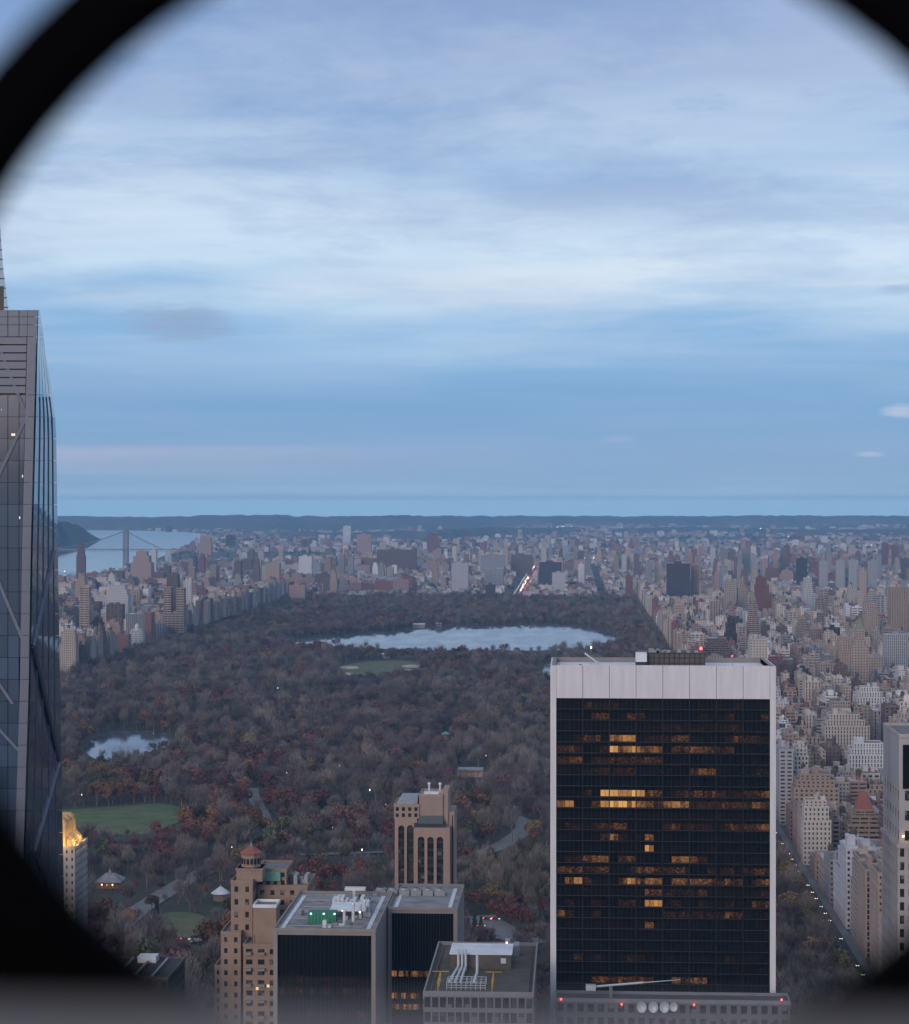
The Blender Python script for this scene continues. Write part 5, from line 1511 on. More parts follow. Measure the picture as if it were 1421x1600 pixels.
# ================================================================== suspension bridge
def bridge():
    Y = 7800.0
    root = thing('suspension_bridge', (X(195, Y), Y, 0), 'grey suspension bridge with one tall tower crossing the river', 'bridge')
    zt, zd = Z(828, Y, 195), Z(858, Y, 195); xt = X(195.5, Y); half = 6.5
    for sx in (-1, 1):
        for dy in (0, 26): MB().box(xt + sx * half - 2.0, xt + sx * half + 2.0, Y + dy - 2, Y + dy + 2, 0, zt).build('tower_leg', 'bridge_steel', root)
    b = MB(); n = 11
    for i in range(n):
        z0, z1 = zt * i / n, zt * (i + 1) / n
        for dy in (-.6, 26): b.bar((xt - half, Y + dy, z0), (xt + half, Y + dy, z1), .8); b.bar((xt + half, Y + dy, z0), (xt - half, Y + dy, z1), .8)
    b.box(xt - half, xt + half, Y - 1.5, Y + 27, zt - 9, zt - 3, bottom=True); b.box(xt - half, xt + half, Y - 1.6, Y + 27, zd - 4, zd + 1, bottom=True)
    b.build('tower_bracing', 'bridge_steel', root)['kind'] = 'stuff'
    xl, xr = X(20, Y), X(300, Y)
    d = MB(); d.box(xl, xr, Y - 2, Y + 28, zd - 3.2, zd + .5, bottom=True)
    for i in range(60):
        xa, xb = xl + (xr - xl) * i / 60, xl + (xr - xl) * (i + 1) / 60; d.bar((xa, Y - 2.2, zd - 8), (xb, Y - 2.2, zd - 3), .5); d.bar((xa, Y - 2.2, zd - 8), (xb, Y - 2.2, zd - 8), .6)
    d.build('deck', 'bridge_steel', root)
    P = []
    xm = X(72, Y)
    for i in range(25):
        t = i / 24; x_ = xm + (xt - xm) * t; P.append((x_, zd + 4 + (zt - zd - 5) * t * t))
    Q = [(xt + (X(252, Y) - xt) * i / 14, zt - 1 + (zd + 1 - zt) * (i / 14) ** .85) for i in range(15)]
    for dy in (0, 26):
        c = MB()
        for S in (P, Q):
            for a, e in zip(S[:-1], S[1:]): c.bar((a[0], Y + dy, a[1]), (e[0], Y + dy, e[1]), .95, 5)
        c.build('main_cable', 'bridge_steel', root)
        h = MB()
        for S in (P, Q):
            for a in S[1:-1]: h.bar((a[0], Y + dy, zd), (a[0], Y + dy, a[1]), .3, 3)
        h.build('hanger', 'bridge_steel', root)['kind'] = 'stuff'


mat('bridge_steel', (0.22, 0.23, 0.25), 0.7, 0.1, 0.05)
bridge()


# ================================================================== small park buildings
def park_buildings():
    g = gnd(168, 1392); k = g.y / FPX
    root = thing('park_pavilion', (g.x, g.y, .4), 'grey-roofed park pavilion with lamplit open front beside the park drive', 'pavilion')
    w, d = 36 * k / 2, 9
    for i in range(7): MB().box(g.x - w + 2 * w * i / 6 - .3, g.x - w + 2 * w * i / 6 + .3, g.y, g.y + .6, .4, 5.4).build('pillar', 'red_tile', root)
    MB().box(g.x - w, g.x + w, g.y + 5, g.y + 14, .4, 5.3).build('wall', 'brick_tan', root)
    MB().prism([(g.x - w - 1.4, g.y - 1.4), (g.x + w + 1.4, g.y - 1.4), (g.x + w + 1.4, g.y + 16), (g.x - w - 1.4, g.y + 16)], 5.4, 10, 0, [(g.x - 3, g.y + 6), (g.x + 3, g.y + 6), (g.x + 3, g.y + 9), (g.x - 3, g.y + 9)]).build('roof', 'roof_grey', root)
    MB().cone(g.x, g.y + 7.5, 9.8, 13, 1.6, .1, 8).build('cupola', 'roof_grey', root)
    for f in (-.6, -.1, .35): MB().cone(g.x + w * f, g.y + 3, 3, 3.6, .35, .3, 8).build('hanging_lamp', 'lamp_warm', root)
    LAND.append(('the lamplit pavilion', 170, 1378))
    g = gnd(345, 1408); k = g.y / FPX
    root = thing('park_tent', (g.x, g.y, .4), 'white conical tent roof standing among trees near the red-capped tower', 'tent')
    MB().cone(g.x, g.y, .4, 5, 4.6, 4.6, 12).build('wall', 'brick_tan', root)
    MB().cone(g.x, g.y, 5, 9.2, 6.2, .4, 12).build('roof', 'roof_white', root); MB().cone(g.x, g.y, 9, 10.6, .3, .1, 6).build('finial', 'metal_light', root)
    g = gnd(735, 1216); k = g.y / FPX
    root = thing('band_pavilion', (g.x, g.y, .4), 'pale pink open pavilion in the bare trees left of the black tower', 'pavilion')
    w = 19 * k
    for i in range(5): MB().box(g.x - w + 2 * w * i / 4 - .45, g.x - w + 2 * w * i / 4 + .45, g.y, g.y + .9, .4, 6.5).build('pillar', 'cream_wall', root)
    MB().box(g.x - w, g.x + w, g.y + 3, g.y + 12, .4, 6.4).build('wall', 'cream_wall', root); MB().box(g.x - w - .8, g.x + w + .8, g.y - .8, g.y + 13, 6.5, 8.3).build('roof', 'metal_grey', root)
    LAND.append(('the pale pink pavilion', 735, 1205))
    g = gnd(697, 1156)
    root = thing('copper_pavilion', (g.x, g.y, .4), 'small green copper-roofed shelter deep in the woods', 'shelter')
    MB().cone(g.x, g.y, .4, 6, 4.2, 4.2, 10).build('wall', 'brick_tan', root); MB().cone(g.x, g.y, 6, 8.6, 6, 1, 10).build('roof', 'copper_green', root)
    for (x_, y_, w_, lab) in ((655, 982, 9, 'white pump house on the reservoir\'s far shore'), (686, 980.5, 5, 'small pale gatehouse on the reservoir\'s far shore'), (604, 1030, 6, 'small pale shed behind the ball field')):
        g = gnd(x_, y_); root = thing('gatehouse', (g.x, g.y, .4), lab, 'gatehouse'); k = g.y / FPX * w_
        MB().box(g.x - k, g.x + k, g.y - 3, g.y + 10, -.5, 8).build('wall', 'concrete', root); MB().box(g.x - k - .6, g.x + k + .6, g.y - 3.6, g.y + 10.6, 8, 9.4).build('roof', 'roof_white', root)


mat('cream_wall', (.60, .45, .38), .85, .1, .3)
park_buildings()


# ================================================================== trees
def tree_mat(name, c, c2, rv=.45):
    m, nt, b = nodes_of(name); N = nt.nodes.new; L = nt.links.new
    oi = N('ShaderNodeObjectInfo'); geo = N('ShaderNodeNewGeometry')
    ri = geo.outputs['Random Per Island']
    mx = N('ShaderNodeMix'); mx.data_type = 'RGBA'; L(ri, mx.inputs['Factor']); mx.inputs[6].default_value = (*c, 1); mx.inputs[7].default_value = (*c2, 1)
    mr = N('ShaderNodeMapRange'); L(oi.outputs['Random'], mr.inputs[0]); mr.inputs[3].default_value = 1 - rv; mr.inputs[4].default_value = 1 + rv
    vm = N('ShaderNodeVectorMath'); vm.operation = 'SCALE'; L(mx.outputs[2], vm.inputs[0]); L(mr.outputs[0], vm.inputs['Scale'])
    L(vm.outputs[0], b.inputs['Base Color']); b.inputs['Roughness'].default_value = .95; b.inputs['Specular IOR Level'].default_value = .1
    return m


tree_mat('bark', (.12, .10, .092), (.20, .175, .16))
tree_mat('twig_grey', (.115, .097, .094), (.23, .20, .185)); tree_mat('twig_purple', (.105, .076, .078), (.19, .142, .14)); tree_mat('twig_tan', (.16, .13, .112), (.28, .235, .20))
tree_mat('leaf_russet', (.11, .056, .048), (.19, .098, .08)); tree_mat('leaf_red', (.115, .042, .040), (.19, .075, .066)); tree_mat('leaf_rust', (.15, .075, .045), (.23, .115, .066))
tree_mat('leaf_ochre', (.15, .105, .05), (.24, .165, .075)); tree_mat('leaf_olive', (.075, .078, .042), (.125, .12, .06)); tree_mat('needle', (.018, .034, .026), (.038, .06, .045))


def branchwork(r, H, RX, zc, RZ, limbs=8, subs=5):
    """trunk with tapering limbs; returns mesh builder and the outer branch ends"""
    m = MB(); m.bar((0, 0, 0), (0, 0, H * .32), H * .022, 5, 0, H * .017); ends = []
    m.bar((0, 0, H * .31), (r.uniform(-.3, .3), r.uniform(-.3, .3), H * .7), H * .017, 4, 0, H * .005)
    for i in range(limbs):
        t = 2 * math.pi * (i + r.random() * .7) / limbs; el = r.uniform(.25, 1.15)
        e = Vector((math.cos(t) * math.cos(el) * RX * .72, math.sin(t) * math.cos(el) * RX * .72, zc + math.sin(el) * RZ * .66)); st = Vector((0, 0, H * r.uniform(.26, .5)))
        mid = st.lerp(e, .5) + Vector((0, 0, H * .03)); m.bar(st, mid, H * .013, 3, 0, H * .010); m.bar(mid, e, H * .010, 3, 0, H * .004)
        for j in range(subs):
            s_ = st.lerp(e, r.uniform(.35, 1)); d = (s_ - Vector((0, 0, zc - RZ * .5))).normalized() + Vector((r.uniform(-.6, .6), r.uniform(-.6, .6), r.uniform(-.2, .7)))
            q = s_ + d.normalized() * RX * r.uniform(.25, .5); m.bar(s_, q, H * .004, 3, 0, H * .0018); ends.append((s_, q))
    return m, ends


def bare_crown(seed, H=15, RX=6.0, n=1250):
    """domed haze of twigs: most at the lumpy outer shell, the rest along the branches"""
    r = random.Random(seed); zc, RZ = H * .56, H * .44
    tr, ends = branchwork(r, H, RX, zc, RZ, 8, 7); m = MB(); lob = [(r.uniform(0, 6.28), r.uniform(.1, 1.3), r.uniform(.12, .3)) for _ in range(9)]
    for i in range(n):
        if r.random() < .3:
            t = r.uniform(0, 6.28); el = math.asin(r.uniform(-.28, 1.0)); k = .80
            for (lt, le, la) in lob:
                dd = math.cos(el) * math.cos(le) * math.cos(t - lt) + math.sin(el) * math.sin(le)
                if dd > .8: k += la * (dd - .8) / .2 * .6
            k *= r.uniform(.62, 1.0) ** .5
            b = Vector((math.cos(t) * math.cos(el) * RX * k, math.sin(t) * math.cos(el) * RX * k, zc + math.sin(el) * RZ * k))
        else:
            s_, q = r.choice(ends); b = s_.lerp(q, r.uniform(.2, 1.05))
        d = (b - Vector((0, 0, zc - RZ * .7))).normalized() + Vector((r.uniform(-.6, .6), r.uniform(-.6, .6), r.uniform(-.3, .6)))
        e = b + d.normalized() * r.uniform(1.0, 3.0); w = r.uniform(.035, .09); o_ = d.orthogonal().normalized() * w
        if r.random() < .5: o_ = d.cross(o_).normalized() * w
        m.face([b - o_, b + o_, e])
    return tr, m


def leafy_crown(seed, H=14, RX=6.0, n=620, size=.55, lobes=9):
    r = random.Random(seed); zc, RZ = H * .58, H * .40; tr, ends = branchwork(r, H, RX, zc, RZ, 7, 5); m = MB(); L_ = []
    for i in range(lobes):
        t = r.random() * 6.28; el = r.uniform(-.3, 1.3); L_.append((Vector((math.cos(t) * math.cos(el) * RX * .55, math.sin(t) * math.cos(el) * RX * .55, zc + math.sin(el) * RZ * .55)), RX * r.uniform(.35, .55)))
    for i in range(n):
        c, q = r.choice(L_); d = Vector((r.gauss(0, 1), r.gauss(0, 1), r.gauss(0, .9))).normalized(); p = c + d * q * r.uniform(.55, 1.05) ** .7
        a = (d + Vector((r.uniform(-.8, .8), r.uniform(-.8, .8), r.uniform(-.5, .8)))).normalized(); u_ = a.orthogonal().normalized() * size * r.uniform(.6, 1.3); v_ = a.cross(u_) * r.uniform(.5, 1)
        m.face([p - u_ - v_ * .6, p + u_ * .8 - v_, p + u_ + v_ * .7, p - u_ * .7 + v_])
    return tr, m


def conifer(seed, H=14, RX=3.4, n=520):
    r = random.Random(seed); tr = MB(); tr.bar((0, 0, 0), (0, 0, H * .95), H * .018, 5, 0, .03); m = MB()
    for i in range(n):
        f = r.random() ** .75; z = H * (.08 + .90 * (1 - f)); R_ = RX * (f ** .9) * r.uniform(.45, 1.05) + .1; t = r.random() * 6.28
        b = Vector((math.cos(t) * R_ * .5, math.sin(t) * R_ * .5, z + .4)); e = Vector((math.cos(t) * R_, math.sin(t) * R_, z - .5 * R_ * .5)); w = Vector((-math.sin(t), math.cos(t), 0)) * r.uniform(.35, .7)
        m.face([b - w * .4, e - w, e + w, b + w * .4])
    return tr, m


PROTO = []       # (kind, look, trunk mesh, crown mesh)


def proto(nm, look, tm, mk):
    tr, cr = mk; PROTO.append((nm, look, tr.mesh('trunk', 'bark'), cr.mesh('crown', tm)))


for i, (tm, look) in enumerate((('twig_grey', 'bare grey tree'), ('twig_grey', 'bare grey tree'), ('twig_purple', 'bare purple-brown tree'), ('twig_purple', 'bare purple-brown tree'), ('twig_tan', 'bare tan tree'), ('twig_tan', 'bare tan tree'))):
    proto('bare_tree', look, tm, bare_crown(20 + i, (15, 18, 13, 16.5, 14, 19)[i], (5.6, 4.9, 7.0, 5.4, 6.4, 5.2)[i], (1000, 1300, 1500, 1150, 850, 1350)[i]))
for i, (tm, look) in enumerate((('leaf_russet', 'russet tree'), ('leaf_red', 'dark red tree'), ('leaf_rust', 'rust-orange tree'), ('leaf_ochre', 'ochre-yellow tree'), ('leaf_olive', 'olive-green tree'))):
    proto('leafy_tree', look, tm, leafy_crown(40 + i))
proto('fir_tree', 'dark evergreen tree', 'needle', conifer(60))
KIND = dict(grey=(0, 1), purple=(2, 3), tan=(4, 5), russet=(6,), red=(7,), rust=(8,), ochre=(9,), olive=(10,), fir=(11,))
# where a colour gathers: photograph centre, radii, mix
PATCH = [(380, 1262, 90, 45, dict(russet=4, red=3, grey=2, purple=2)), (290, 1310, 60, 30, dict(red=4, rust=2, russet=3)), (230, 1345, 60, 30, dict(red=4, purple=3, russet=1)), (150, 1240, 60, 32, dict(ochre=2, olive=3, rust=3, grey=2)),
         (780, 1390, 70, 45, dict(ochre=4, olive=1, tan=3, grey=2)), (790, 1190, 80, 55, dict(tan=6, grey=2)), (480, 1310, 60, 40, dict(ochre=1, tan=2, russet=3, olive=1, grey=2)), (1255, 1400, 45, 50, dict(ochre=5, olive=2, tan=1)),
         (1330, 1480, 60, 25, dict(ochre=4, olive=3)), (1250, 1500, 60, 60, dict(purple=4, grey=3, ochre=1)), (330, 1500, 60, 40, dict(rust=3, purple=3, grey=2)), (470, 1410, 60, 40, dict(red=3, purple=3, russet=2)), (640, 1040, 100, 18, dict(olive=2, fir=2, purple=3, russet=1)),
         (750, 1012, 170, 12, dict(ochre=1, rust=1, grey=2, russet=2)), (380, 985, 90, 16, dict(olive=2, ochre=2, purple=3, russet=2)), (560, 980, 110, 22, dict(russet=3, purple=3, grey=1)), (300, 1420, 40, 30, dict(rust=2, grey=3, tan=2)), (680, 1110, 60, 25, dict(grey=3, purple=2, olive=2)),
         (460, 1020, 70, 18, dict(russet=3, red=1, purple=4)), (120, 1210, 40, 25, dict(red=3, purple=3, rust=1)), (700, 1300, 60, 40, dict(russet=2, purple=3, ochre=1))]
OPEN = [RES, LAKE, GLAWN, MEADOW, LAWN2, LAKE2]


def near_drive(x, y):
    for nm, pp, w, _ in DRIVES:
        for (a, b) in zip(pp[:-1], pp[1:]):
            vx, vy = b[0] - a[0], b[1] - a[1]; t = max(0, min(1, ((x - a[0]) * vx + (y - a[1]) * vy) / (vx * vx + vy * vy))); qx, qy = a[0] + t * vx, a[1] + t * vy
            wp = w * .5 / gnd(qx, qy).y * FPX
            if abs(x - qx) < wp * 1.0 + 2 and abs(y - qy) < 5: return True
    return False


KEEP = [(168, 1380, 30, 20), (345, 1398, 15, 12), (735, 1208, 24, 10), (697, 1148, 11, 8), (655, 980, 10, 4)]        # small buildings that must stay in sight
TREES = []
CELLS = {}
_cc = [(rng.uniform(PARK_X0, PARK_X1), rng.uniform(PARK_Y0, PARK_Y1)) for _ in range(1500)]
_ca = np.array(_cc)


def cell_of(x, y): return int(np.argmin((_ca[:, 0] - x) ** 2 + (_ca[:, 1] - y) ** 2))


yy = PARK_Y0 + 5
row = 0
while yy < PARK_Y1 - 4:
    stp = 11.2 if yy < 2200 else 11.6
    xx = PARK_X0 + 4 + (row % 2) * stp / 2
    while xx < PARK_X1 - 3:
        X_, Y_ = xx + rng.uniform(-5, 5), yy + rng.uniform(-5, 5); xx += stp
        b = px((X_, Y_, .4))
        if b[0] < 60 or b[0] > 1475 or b[1] > 1640: continue
        sc = rng.choice((rng.uniform(.4, .8), rng.uniform(.8, 1.2), rng.uniform(1.0, 1.45))); hpx = 13.5 * sc / Y_ * FPX
        if any(inside(P, b[0], b[1]) or inside(P, b[0], b[1] - hpx * .45) or inside(P, b[0] - hpx * .3, b[1] - hpx * .3) or inside(P, b[0] + hpx * .3, b[1] - hpx * .3) for P in OPEN): continue
        if inside(LAKE, b[0], b[1] - hpx * .95) and b[1] > 1172 and rng.random() < .85: continue
        if inside(MEADOW, b[0], b[1] - hpx * .8) and rng.random() < .7: continue
        if inside(RES, b[0], b[1] - hpx * .9) and rng.random() < .8: continue
        if near_drive(b[0], b[1]) or ((near_drive(b[0], b[1] - hpx * .5) or near_drive(b[0], b[1] - hpx * .85)) and rng.random() < .72): continue
        if any(abs(b[0] - k[0]) < k[2] and -4 < b[1] - k[1] < k[3] + hpx * .9 for k in KEEP): continue
        mixd = None
        for (cx, cy_, rx, ry, md) in PATCH:
            if ((b[0] - cx) / rx) ** 2 + ((b[1] - cy_) / ry) ** 2 < rng.uniform(.5, 1.2): mixd = md; break
        if mixd is None: w1 = .5 + .5 * math.sin(X_ * .013 + Y_ * .004) * math.sin(Y_ * .011 - X_ * .003); mixd = dict(grey=3.8, purple=4.0, tan=1.6 + 1.5 * (1 - w1), russet=.6 + 4.2 * w1 ** 2, red=.2 + 1.6 * w1 ** 3, olive=.55, rust=.3 + 1.2 * w1 ** 2, ochre=.35, fir=.4)
        cell = cell_of(X_, Y_)
        if cell not in CELLS: CELLS[cell] = (pick(list(mixd.items())), rng.uniform(.78, 1.22))
        kn = CELLS[cell][0] if rng.random() < .58 else pick(list(mixd.items())); sc *= CELLS[cell][1]; hpx *= CELLS[cell][1]; idx = rng.choice(KIND[kn])
        if kn == 'fir': sc *= .8
        TREES.append((X_, Y_, sc, rng.uniform(0, 6.28), idx, b[0], b[1], hpx))
    yy += stp * .9; row += 1
# the two firs below the lake, avenue trees and the dark firs near the entrance
for (x_, y_, sc, k) in ((243, 1240, .85, 'fir'), (258, 1240, .9, 'fir'), (742, 1480, 1.3, 'fir'), (752, 1484, 1.1, 'fir'), (245, 1440, .9, 'fir'), (320, 1370, .8, 'fir'), (160, 1192, .8, 'grey'), (190, 1195, .9, 'grey'), (258, 1172, .7, 'red'), (213, 1192, .85, 'grey')):
    g = gnd(x_, y_); TREES.append((g.x, g.y, sc, rng.uniform(0, 6), rng.choice(KIND[k]), x_, y_, 13.5 * sc / g.y * FPX))
# visible area, near to far
tb = np.zeros((800, 711), bool)
for (a, b, t, Y) in OCC:
    if Y < 990: tb[int(t / 2):, max(0, int(a / 2)):int(b / 2)] = True
vis = []
for i in sorted(range(len(TREES)), key=lambda i: TREES[i][1]):
    X_, Y_, sc, ro, idx, bx, by, hp_ = TREES[i]; w = hp_ * .36
    i0, i1, j0, j1 = int((bx - w) / 2), int((bx + w) / 2) + 1, int((by - hp_) / 2), int((by - hp_ * .12) / 2) + 1
    i0, j0 = max(0, i0), max(0, j0)
    sub = tb[j0:min(800, j1), i0:min(711, i1)]
    v = int((~sub).sum()) if sub.size else 0; sub[:] = True; vis.append((v, i))
vis.sort(reverse=True)
PICK = set(i for v, i in vis[:296] if v > 0)
titems = []
for i in sorted(PICK):
    X_, Y_, sc, ro, idx, bx, by, hp_ = TREES[i]; nm, look, tme, cme = PROTO[idx]
    o = thing(nm, (X_, Y_, .4), '', 'tree', 'trees in the park'); o.scale = (sc * rng.uniform(.82, 1.22), sc * rng.uniform(.82, 1.22), sc * rng.uniform(.85, 1.15)); o.rotation_euler = (0, 0, ro)
    for pn, me in (('trunk', tme), ('crown', cme)):
        c = bpy.data.objects.new(pn, me); COL.objects.link(c); c.parent = o
    titems.append((o, look, bx, by - hp_ * .5))
uniq(titems, 'tree')

# the rest of the wood as one mass
pcol = bpy.data.collections.new('tree_shapes')
for k, (nm, look, tme, cme) in enumerate(PROTO):
    tm, cm = tme.copy(), cme.copy()
    nt_ = len(tm.vertices); V = [tuple(v.co) for v in tm.vertices] + [tuple(v.co) for v in cm.vertices]
    F = [tuple(p.vertices) for p in tm.polygons] + [tuple(i_ + nt_ for i_ in p.vertices) for p in cm.polygons]
    me = bpy.data.meshes.new('woodland_tree'); me.from_pydata(V, [], F); me.materials.append(tm.materials[0]); me.materials.append(cm.materials[0])
    me.polygons.foreach_set('material_index', [0] * len(tm.polygons) + [1] * len(cm.polygons))
    ob = bpy.data.objects.new('woodland_tree_%02d' % k, me); pcol.objects.link(ob)
rest = [TREES[i] for i in range(len(TREES)) if i not in PICK]


def instancer(name, pts, label):
    me = bpy.data.meshes.new(name); me.from_pydata([(t[0], t[1], .4) for t in pts], [], [])
    for nm, ty, vals in (('idx', 'INT', [t[4] for t in pts]), ('ang', 'FLOAT', [t[3] for t in pts]), ('scl', 'FLOAT_VECTOR', None)):
        a = me.attributes.new(nm, ty, 'POINT')
        if vals is None: a.data.foreach_set('vector', [c for t in pts for c in (t[2] * rng.uniform(.8, 1.25), t[2] * rng.uniform(.8, 1.25), t[2] * rng.uniform(.82, 1.2))])
        else: a.data.foreach_set('value', vals)
    ob = bpy.data.objects.new(name, me); COL.objects.link(ob); ob['kind'] = 'stuff'; ob['label'] = label
    ng = bpy.data.node_groups.new(name, 'GeometryNodeTree'); N = ng.nodes.new; L = ng.links.new
    ng.interface.new_socket('Geometry', in_out='INPUT', socket_type='NodeSocketGeometry'); ng.interface.new_socket('Geometry', in_out='OUTPUT', socket_type='NodeSocketGeometry')
    gi, go = N('NodeGroupInput'), N('NodeGroupOutput'); ci = N('GeometryNodeCollectionInfo'); ci.inputs['Collection'].default_value = pcol
    ci.inputs['Separate Children'].default_value = True; ci.inputs['Reset Children'].default_value = True
    ip = N('GeometryNodeInstanceOnPoints'); L(gi.outputs[0], ip.inputs['Points']); L(ci.outputs[0], ip.inputs['Instance']); ip.inputs['Pick Instance'].default_value = True

    def attr(n_, ty):
        a = N('GeometryNodeInputNamedAttribute'); a.data_type = ty; a.inputs['Name'].default_value = n_; return a.outputs['Attribute']
    L(attr('idx', 'INT'), ip.inputs['Instance Index'])
    cx = N('ShaderNodeCombineXYZ'); L(attr('ang', 'FLOAT'), cx.inputs[2]); L(cx.outputs[0], ip.inputs['Rotation']); L(attr('scl', 'FLOAT_VECTOR'), ip.inputs['Scale'])
    L(ip.outputs[0], go.inputs[0]); md = ob.modifiers.new('scatter', 'NODES'); md.node_group = ng
    return ob


instancer('park_woods', rest, 'dense bare and russet woodland filling the park')
# trees along streets and lots in the city, a few woods far off
ct = []
for _ in range(4200):
    Y_ = 5320 + 13000 * rng.random() ** 1.3; a, b = vis_x(Y_); X_ = rng.uniform(a, b)
    q = px((X_, Y_, 0))
    if inside(RIV, *q) or abs(X_ - LENOX_X) < 16: continue
    ct.append((X_, Y_, rng.uniform(.7, 1.2) * (1.0 if Y_ < 9000 else 1.5), rng.uniform(0, 6.28), rng.choice((0, 1, 2, 3, 4, 10, 6, 11))))
for _ in range(760):       # street trees by the avenue
    Y_ = rng.uniform(1050, 5300); ct.append((rng.choice((FX0 - 2.6, FX0 - 3.2, FX1 + 1.8 if Y_ > 2400 else FX0 - 2.6)) + rng.uniform(-1.2, 1.2), Y_, rng.uniform(.75, 1.15), rng.uniform(0, 6.28), rng.choice((9, 10, 4, 5, 9))))
instancer('street_woods', ct, 'scattered bare trees between the far houses and along the avenue')
print('trees', len(TREES), len(PICK), len(ct))

# ================================================================== lamps and cars
lamp_me = MB(); lamp_me.bar((0, 0, 0), (0, 0, 4.6), .09, 5, 0, .06); lamp_me.bar((0, 0, 0), (0, 0, .6), .2, 6)
lamp_me = lamp_me.mesh('post', 'metal_dark'); gl = MB()
gl.cone(0, 0, 4.55, 4.85, .18, .34, 8); gl.cone(0, 0, 4.85, 5.25, .34, .12, 8); globe_me = gl.mesh('globe', 'lamp_white')
LP = [(240, 1132), (297, 1180), (321, 1191), (144, 1229), (205, 1247), (133, 1196), (206, 1209), (317, 1337), (362, 1339), (472, 1262), (507, 1287), (470, 1262), (618, 1288), (603, 1269), (722, 1297), (744, 1245), (782, 1187), (806, 1189), (851, 1236), (820, 1240), (640, 1200),
      (569, 1201), (388, 1159), (298, 1075), (268, 1114), (334, 1075), (434, 1079), (531, 1207), (660, 1262), (598, 1250), (520, 1304), (566, 1336), (250, 1191), (128, 1252), (842, 1205), (700, 1218), (480, 1265), (410, 1150), (760, 1187), (578, 1245), (448, 1218)]
litems = []
for (x_, y_) in LP:
    g = gnd(x_, y_ + 9); o = thing('street_lamp', (g.x, g.y, .4), '', 'lamp', 'lit lamps in the park'); s_ = rng.uniform(.9, 1.2); zlift = rng.uniform(1.4, 2.2); o.scale = (s_, s_, zlift)
    for pn, me in (('post', lamp_me), ('globe', globe_me)):
        c = bpy.data.objects.new(pn, me); COL.objects.link(c); c.parent = o
    litems.append((o, 'lit white park lamp', x_, y_))
uniq(litems, 'lamp')


def car_meshes():
    b = MB(); b.prism([(-.9, -2.2), (.9, -2.2), (.9, 2.2), (-.9, 2.2)], .35, .85, 0, [(-.88, -2.15), (.88, -2.15), (.88, 2.15), (-.88, 2.15)])
    cb = MB(); cb.prism([(-.82, -1.0), (.82, -1.0), (.82, 1.7), (-.82, 1.7)], .85, 1.45, 0, [(-.62, -.45), (.62, -.45), (.62, 1.2), (-.62, 1.2)])
    k = 8; w = MB().slab([(-.1, .33 * math.cos(2 * math.pi * i / k), .33 * math.sin(2 * math.pi * i / k)) for i in range(k)], (.2, 0, 0))
    lt = MB().box(-.2, .2, -.06, .06, -.12, .12, bottom=True)
    far_ = MB(); far_.v = list(b.v) + list(cb.v); far_.f = list(b.f) + [tuple(i + len(b.v) for i in f) for f in cb.f]; far_.m = [0] * len(b.f) + [1] * len(cb.f); far_.a = [None] * len(far_.f)
    for sx in (-.62, .62): far_.box(sx - .2, sx + .2, -2.3, -2.18, .55, .8, 2, bottom=True); far_.box(sx - .2, sx + .2, 2.18, 2.3, .6, .8, 3, bottom=True)
    return (b.mesh('body', 'car_paint'), cb.mesh('cabin', 'glass_dark'), w.mesh('wheel', 'metal_dark'), lt.mesh('headlight', 'headlight_near'), lt.mesh('taillight', 'taillight'),
            far_.mesh('car', ['car_paint', 'glass_dark', 'headlight', 'taillight']))


mat('car_paint', objcol=True, rough=.3, var=.05, scale=1, spec=.5)
CM = car_meshes()
CAR_PARTS = [(0, 'body', (0, 0, 0)), (1, 'cabin', (0, 0, 0))] + [(2, 'wheel', (sx, sy, .33)) for sx in (-.82, .82) for sy in (-1.4, 1.4)] + [(3, 'headlight', (sx, -2.24, .68)) for sx in (-.62, .62)] + [(4, 'taillight', (sx, 2.24, .7)) for sx in (-.62, .62)]


def car(x_, y_, z_, rot, label, group):
    paint = (*rng.choice([(.6, .6, .6), (.05, .05, .055), (.65, .45, .05), (.25, .26, .28), (.12, .03, .03), (.5, .5, .52)]), 1)
    if y_ > 3000:          # a dot in the picture: one mesh
        o = bpy.data.objects.new('car', CM[5]); COL.objects.link(o); o.location = (x_, y_, z_); o.rotation_euler = (0, 0, rot); o.color = paint
        return tag(o, label, 'car', group)
    o = thing('car', (x_, y_, z_), label, 'car', group); o.rotation_euler = (0, 0, rot)
    for i, pn, lc in CAR_PARTS:
        c = bpy.data.objects.new(pn, CM[i]); COL.objects.link(c); c.parent = o; c.location = lc; c.color = paint


yy = 1120.0
while yy < 2600:
    for ln in range(3):
        if rng.random() < .6: car(FX0 + 2.2 + ln * 4.3, yy + rng.uniform(-4, 4), .32, 0, 'small car with white headlights on the avenue beside the park', 'cars driving down the avenue beside the park')
    yy += 24
yy = 5310.0
while yy < 8400:
    for ln, rot in ((-8.5, 0), (-4.5, 0), (4.5, math.pi), (8.5, math.pi)):
        if rng.random() < .62: car(LENOX_X + ln, yy + rng.uniform(-9, 9), .32, rot, 'tiny car with its lights on, on the far straight avenue', 'cars on the far straight avenue')
    yy += 50
yy = 5320.0
while yy < 8000:
    for sx in (-12.5, 12.5):
        o = thing('street_lamp', (LENOX_X + sx, yy, .3), 'lit street lamp along the far straight avenue', 'lamp', 'lamps along the far avenue'); o.scale = (1.6, 1.6, 1.9)
        for pn, me in (('post', lamp_me), ('globe', globe_me)):
            c = bpy.data.objects.new(pn, me); COL.objects.link(c); c.parent = o
    yy += 130
for (x_, y_) in ((762, 1441), (775, 1441), (752, 1452), (283, 1472), (290, 1473)):
    g = gnd(x_, y_); car(g.x, g.y, 1.45, 1.2, 'parked car near the park entrance road' if x_ > 400 else 'parked car below the small lawn', 'cars parked in the park')
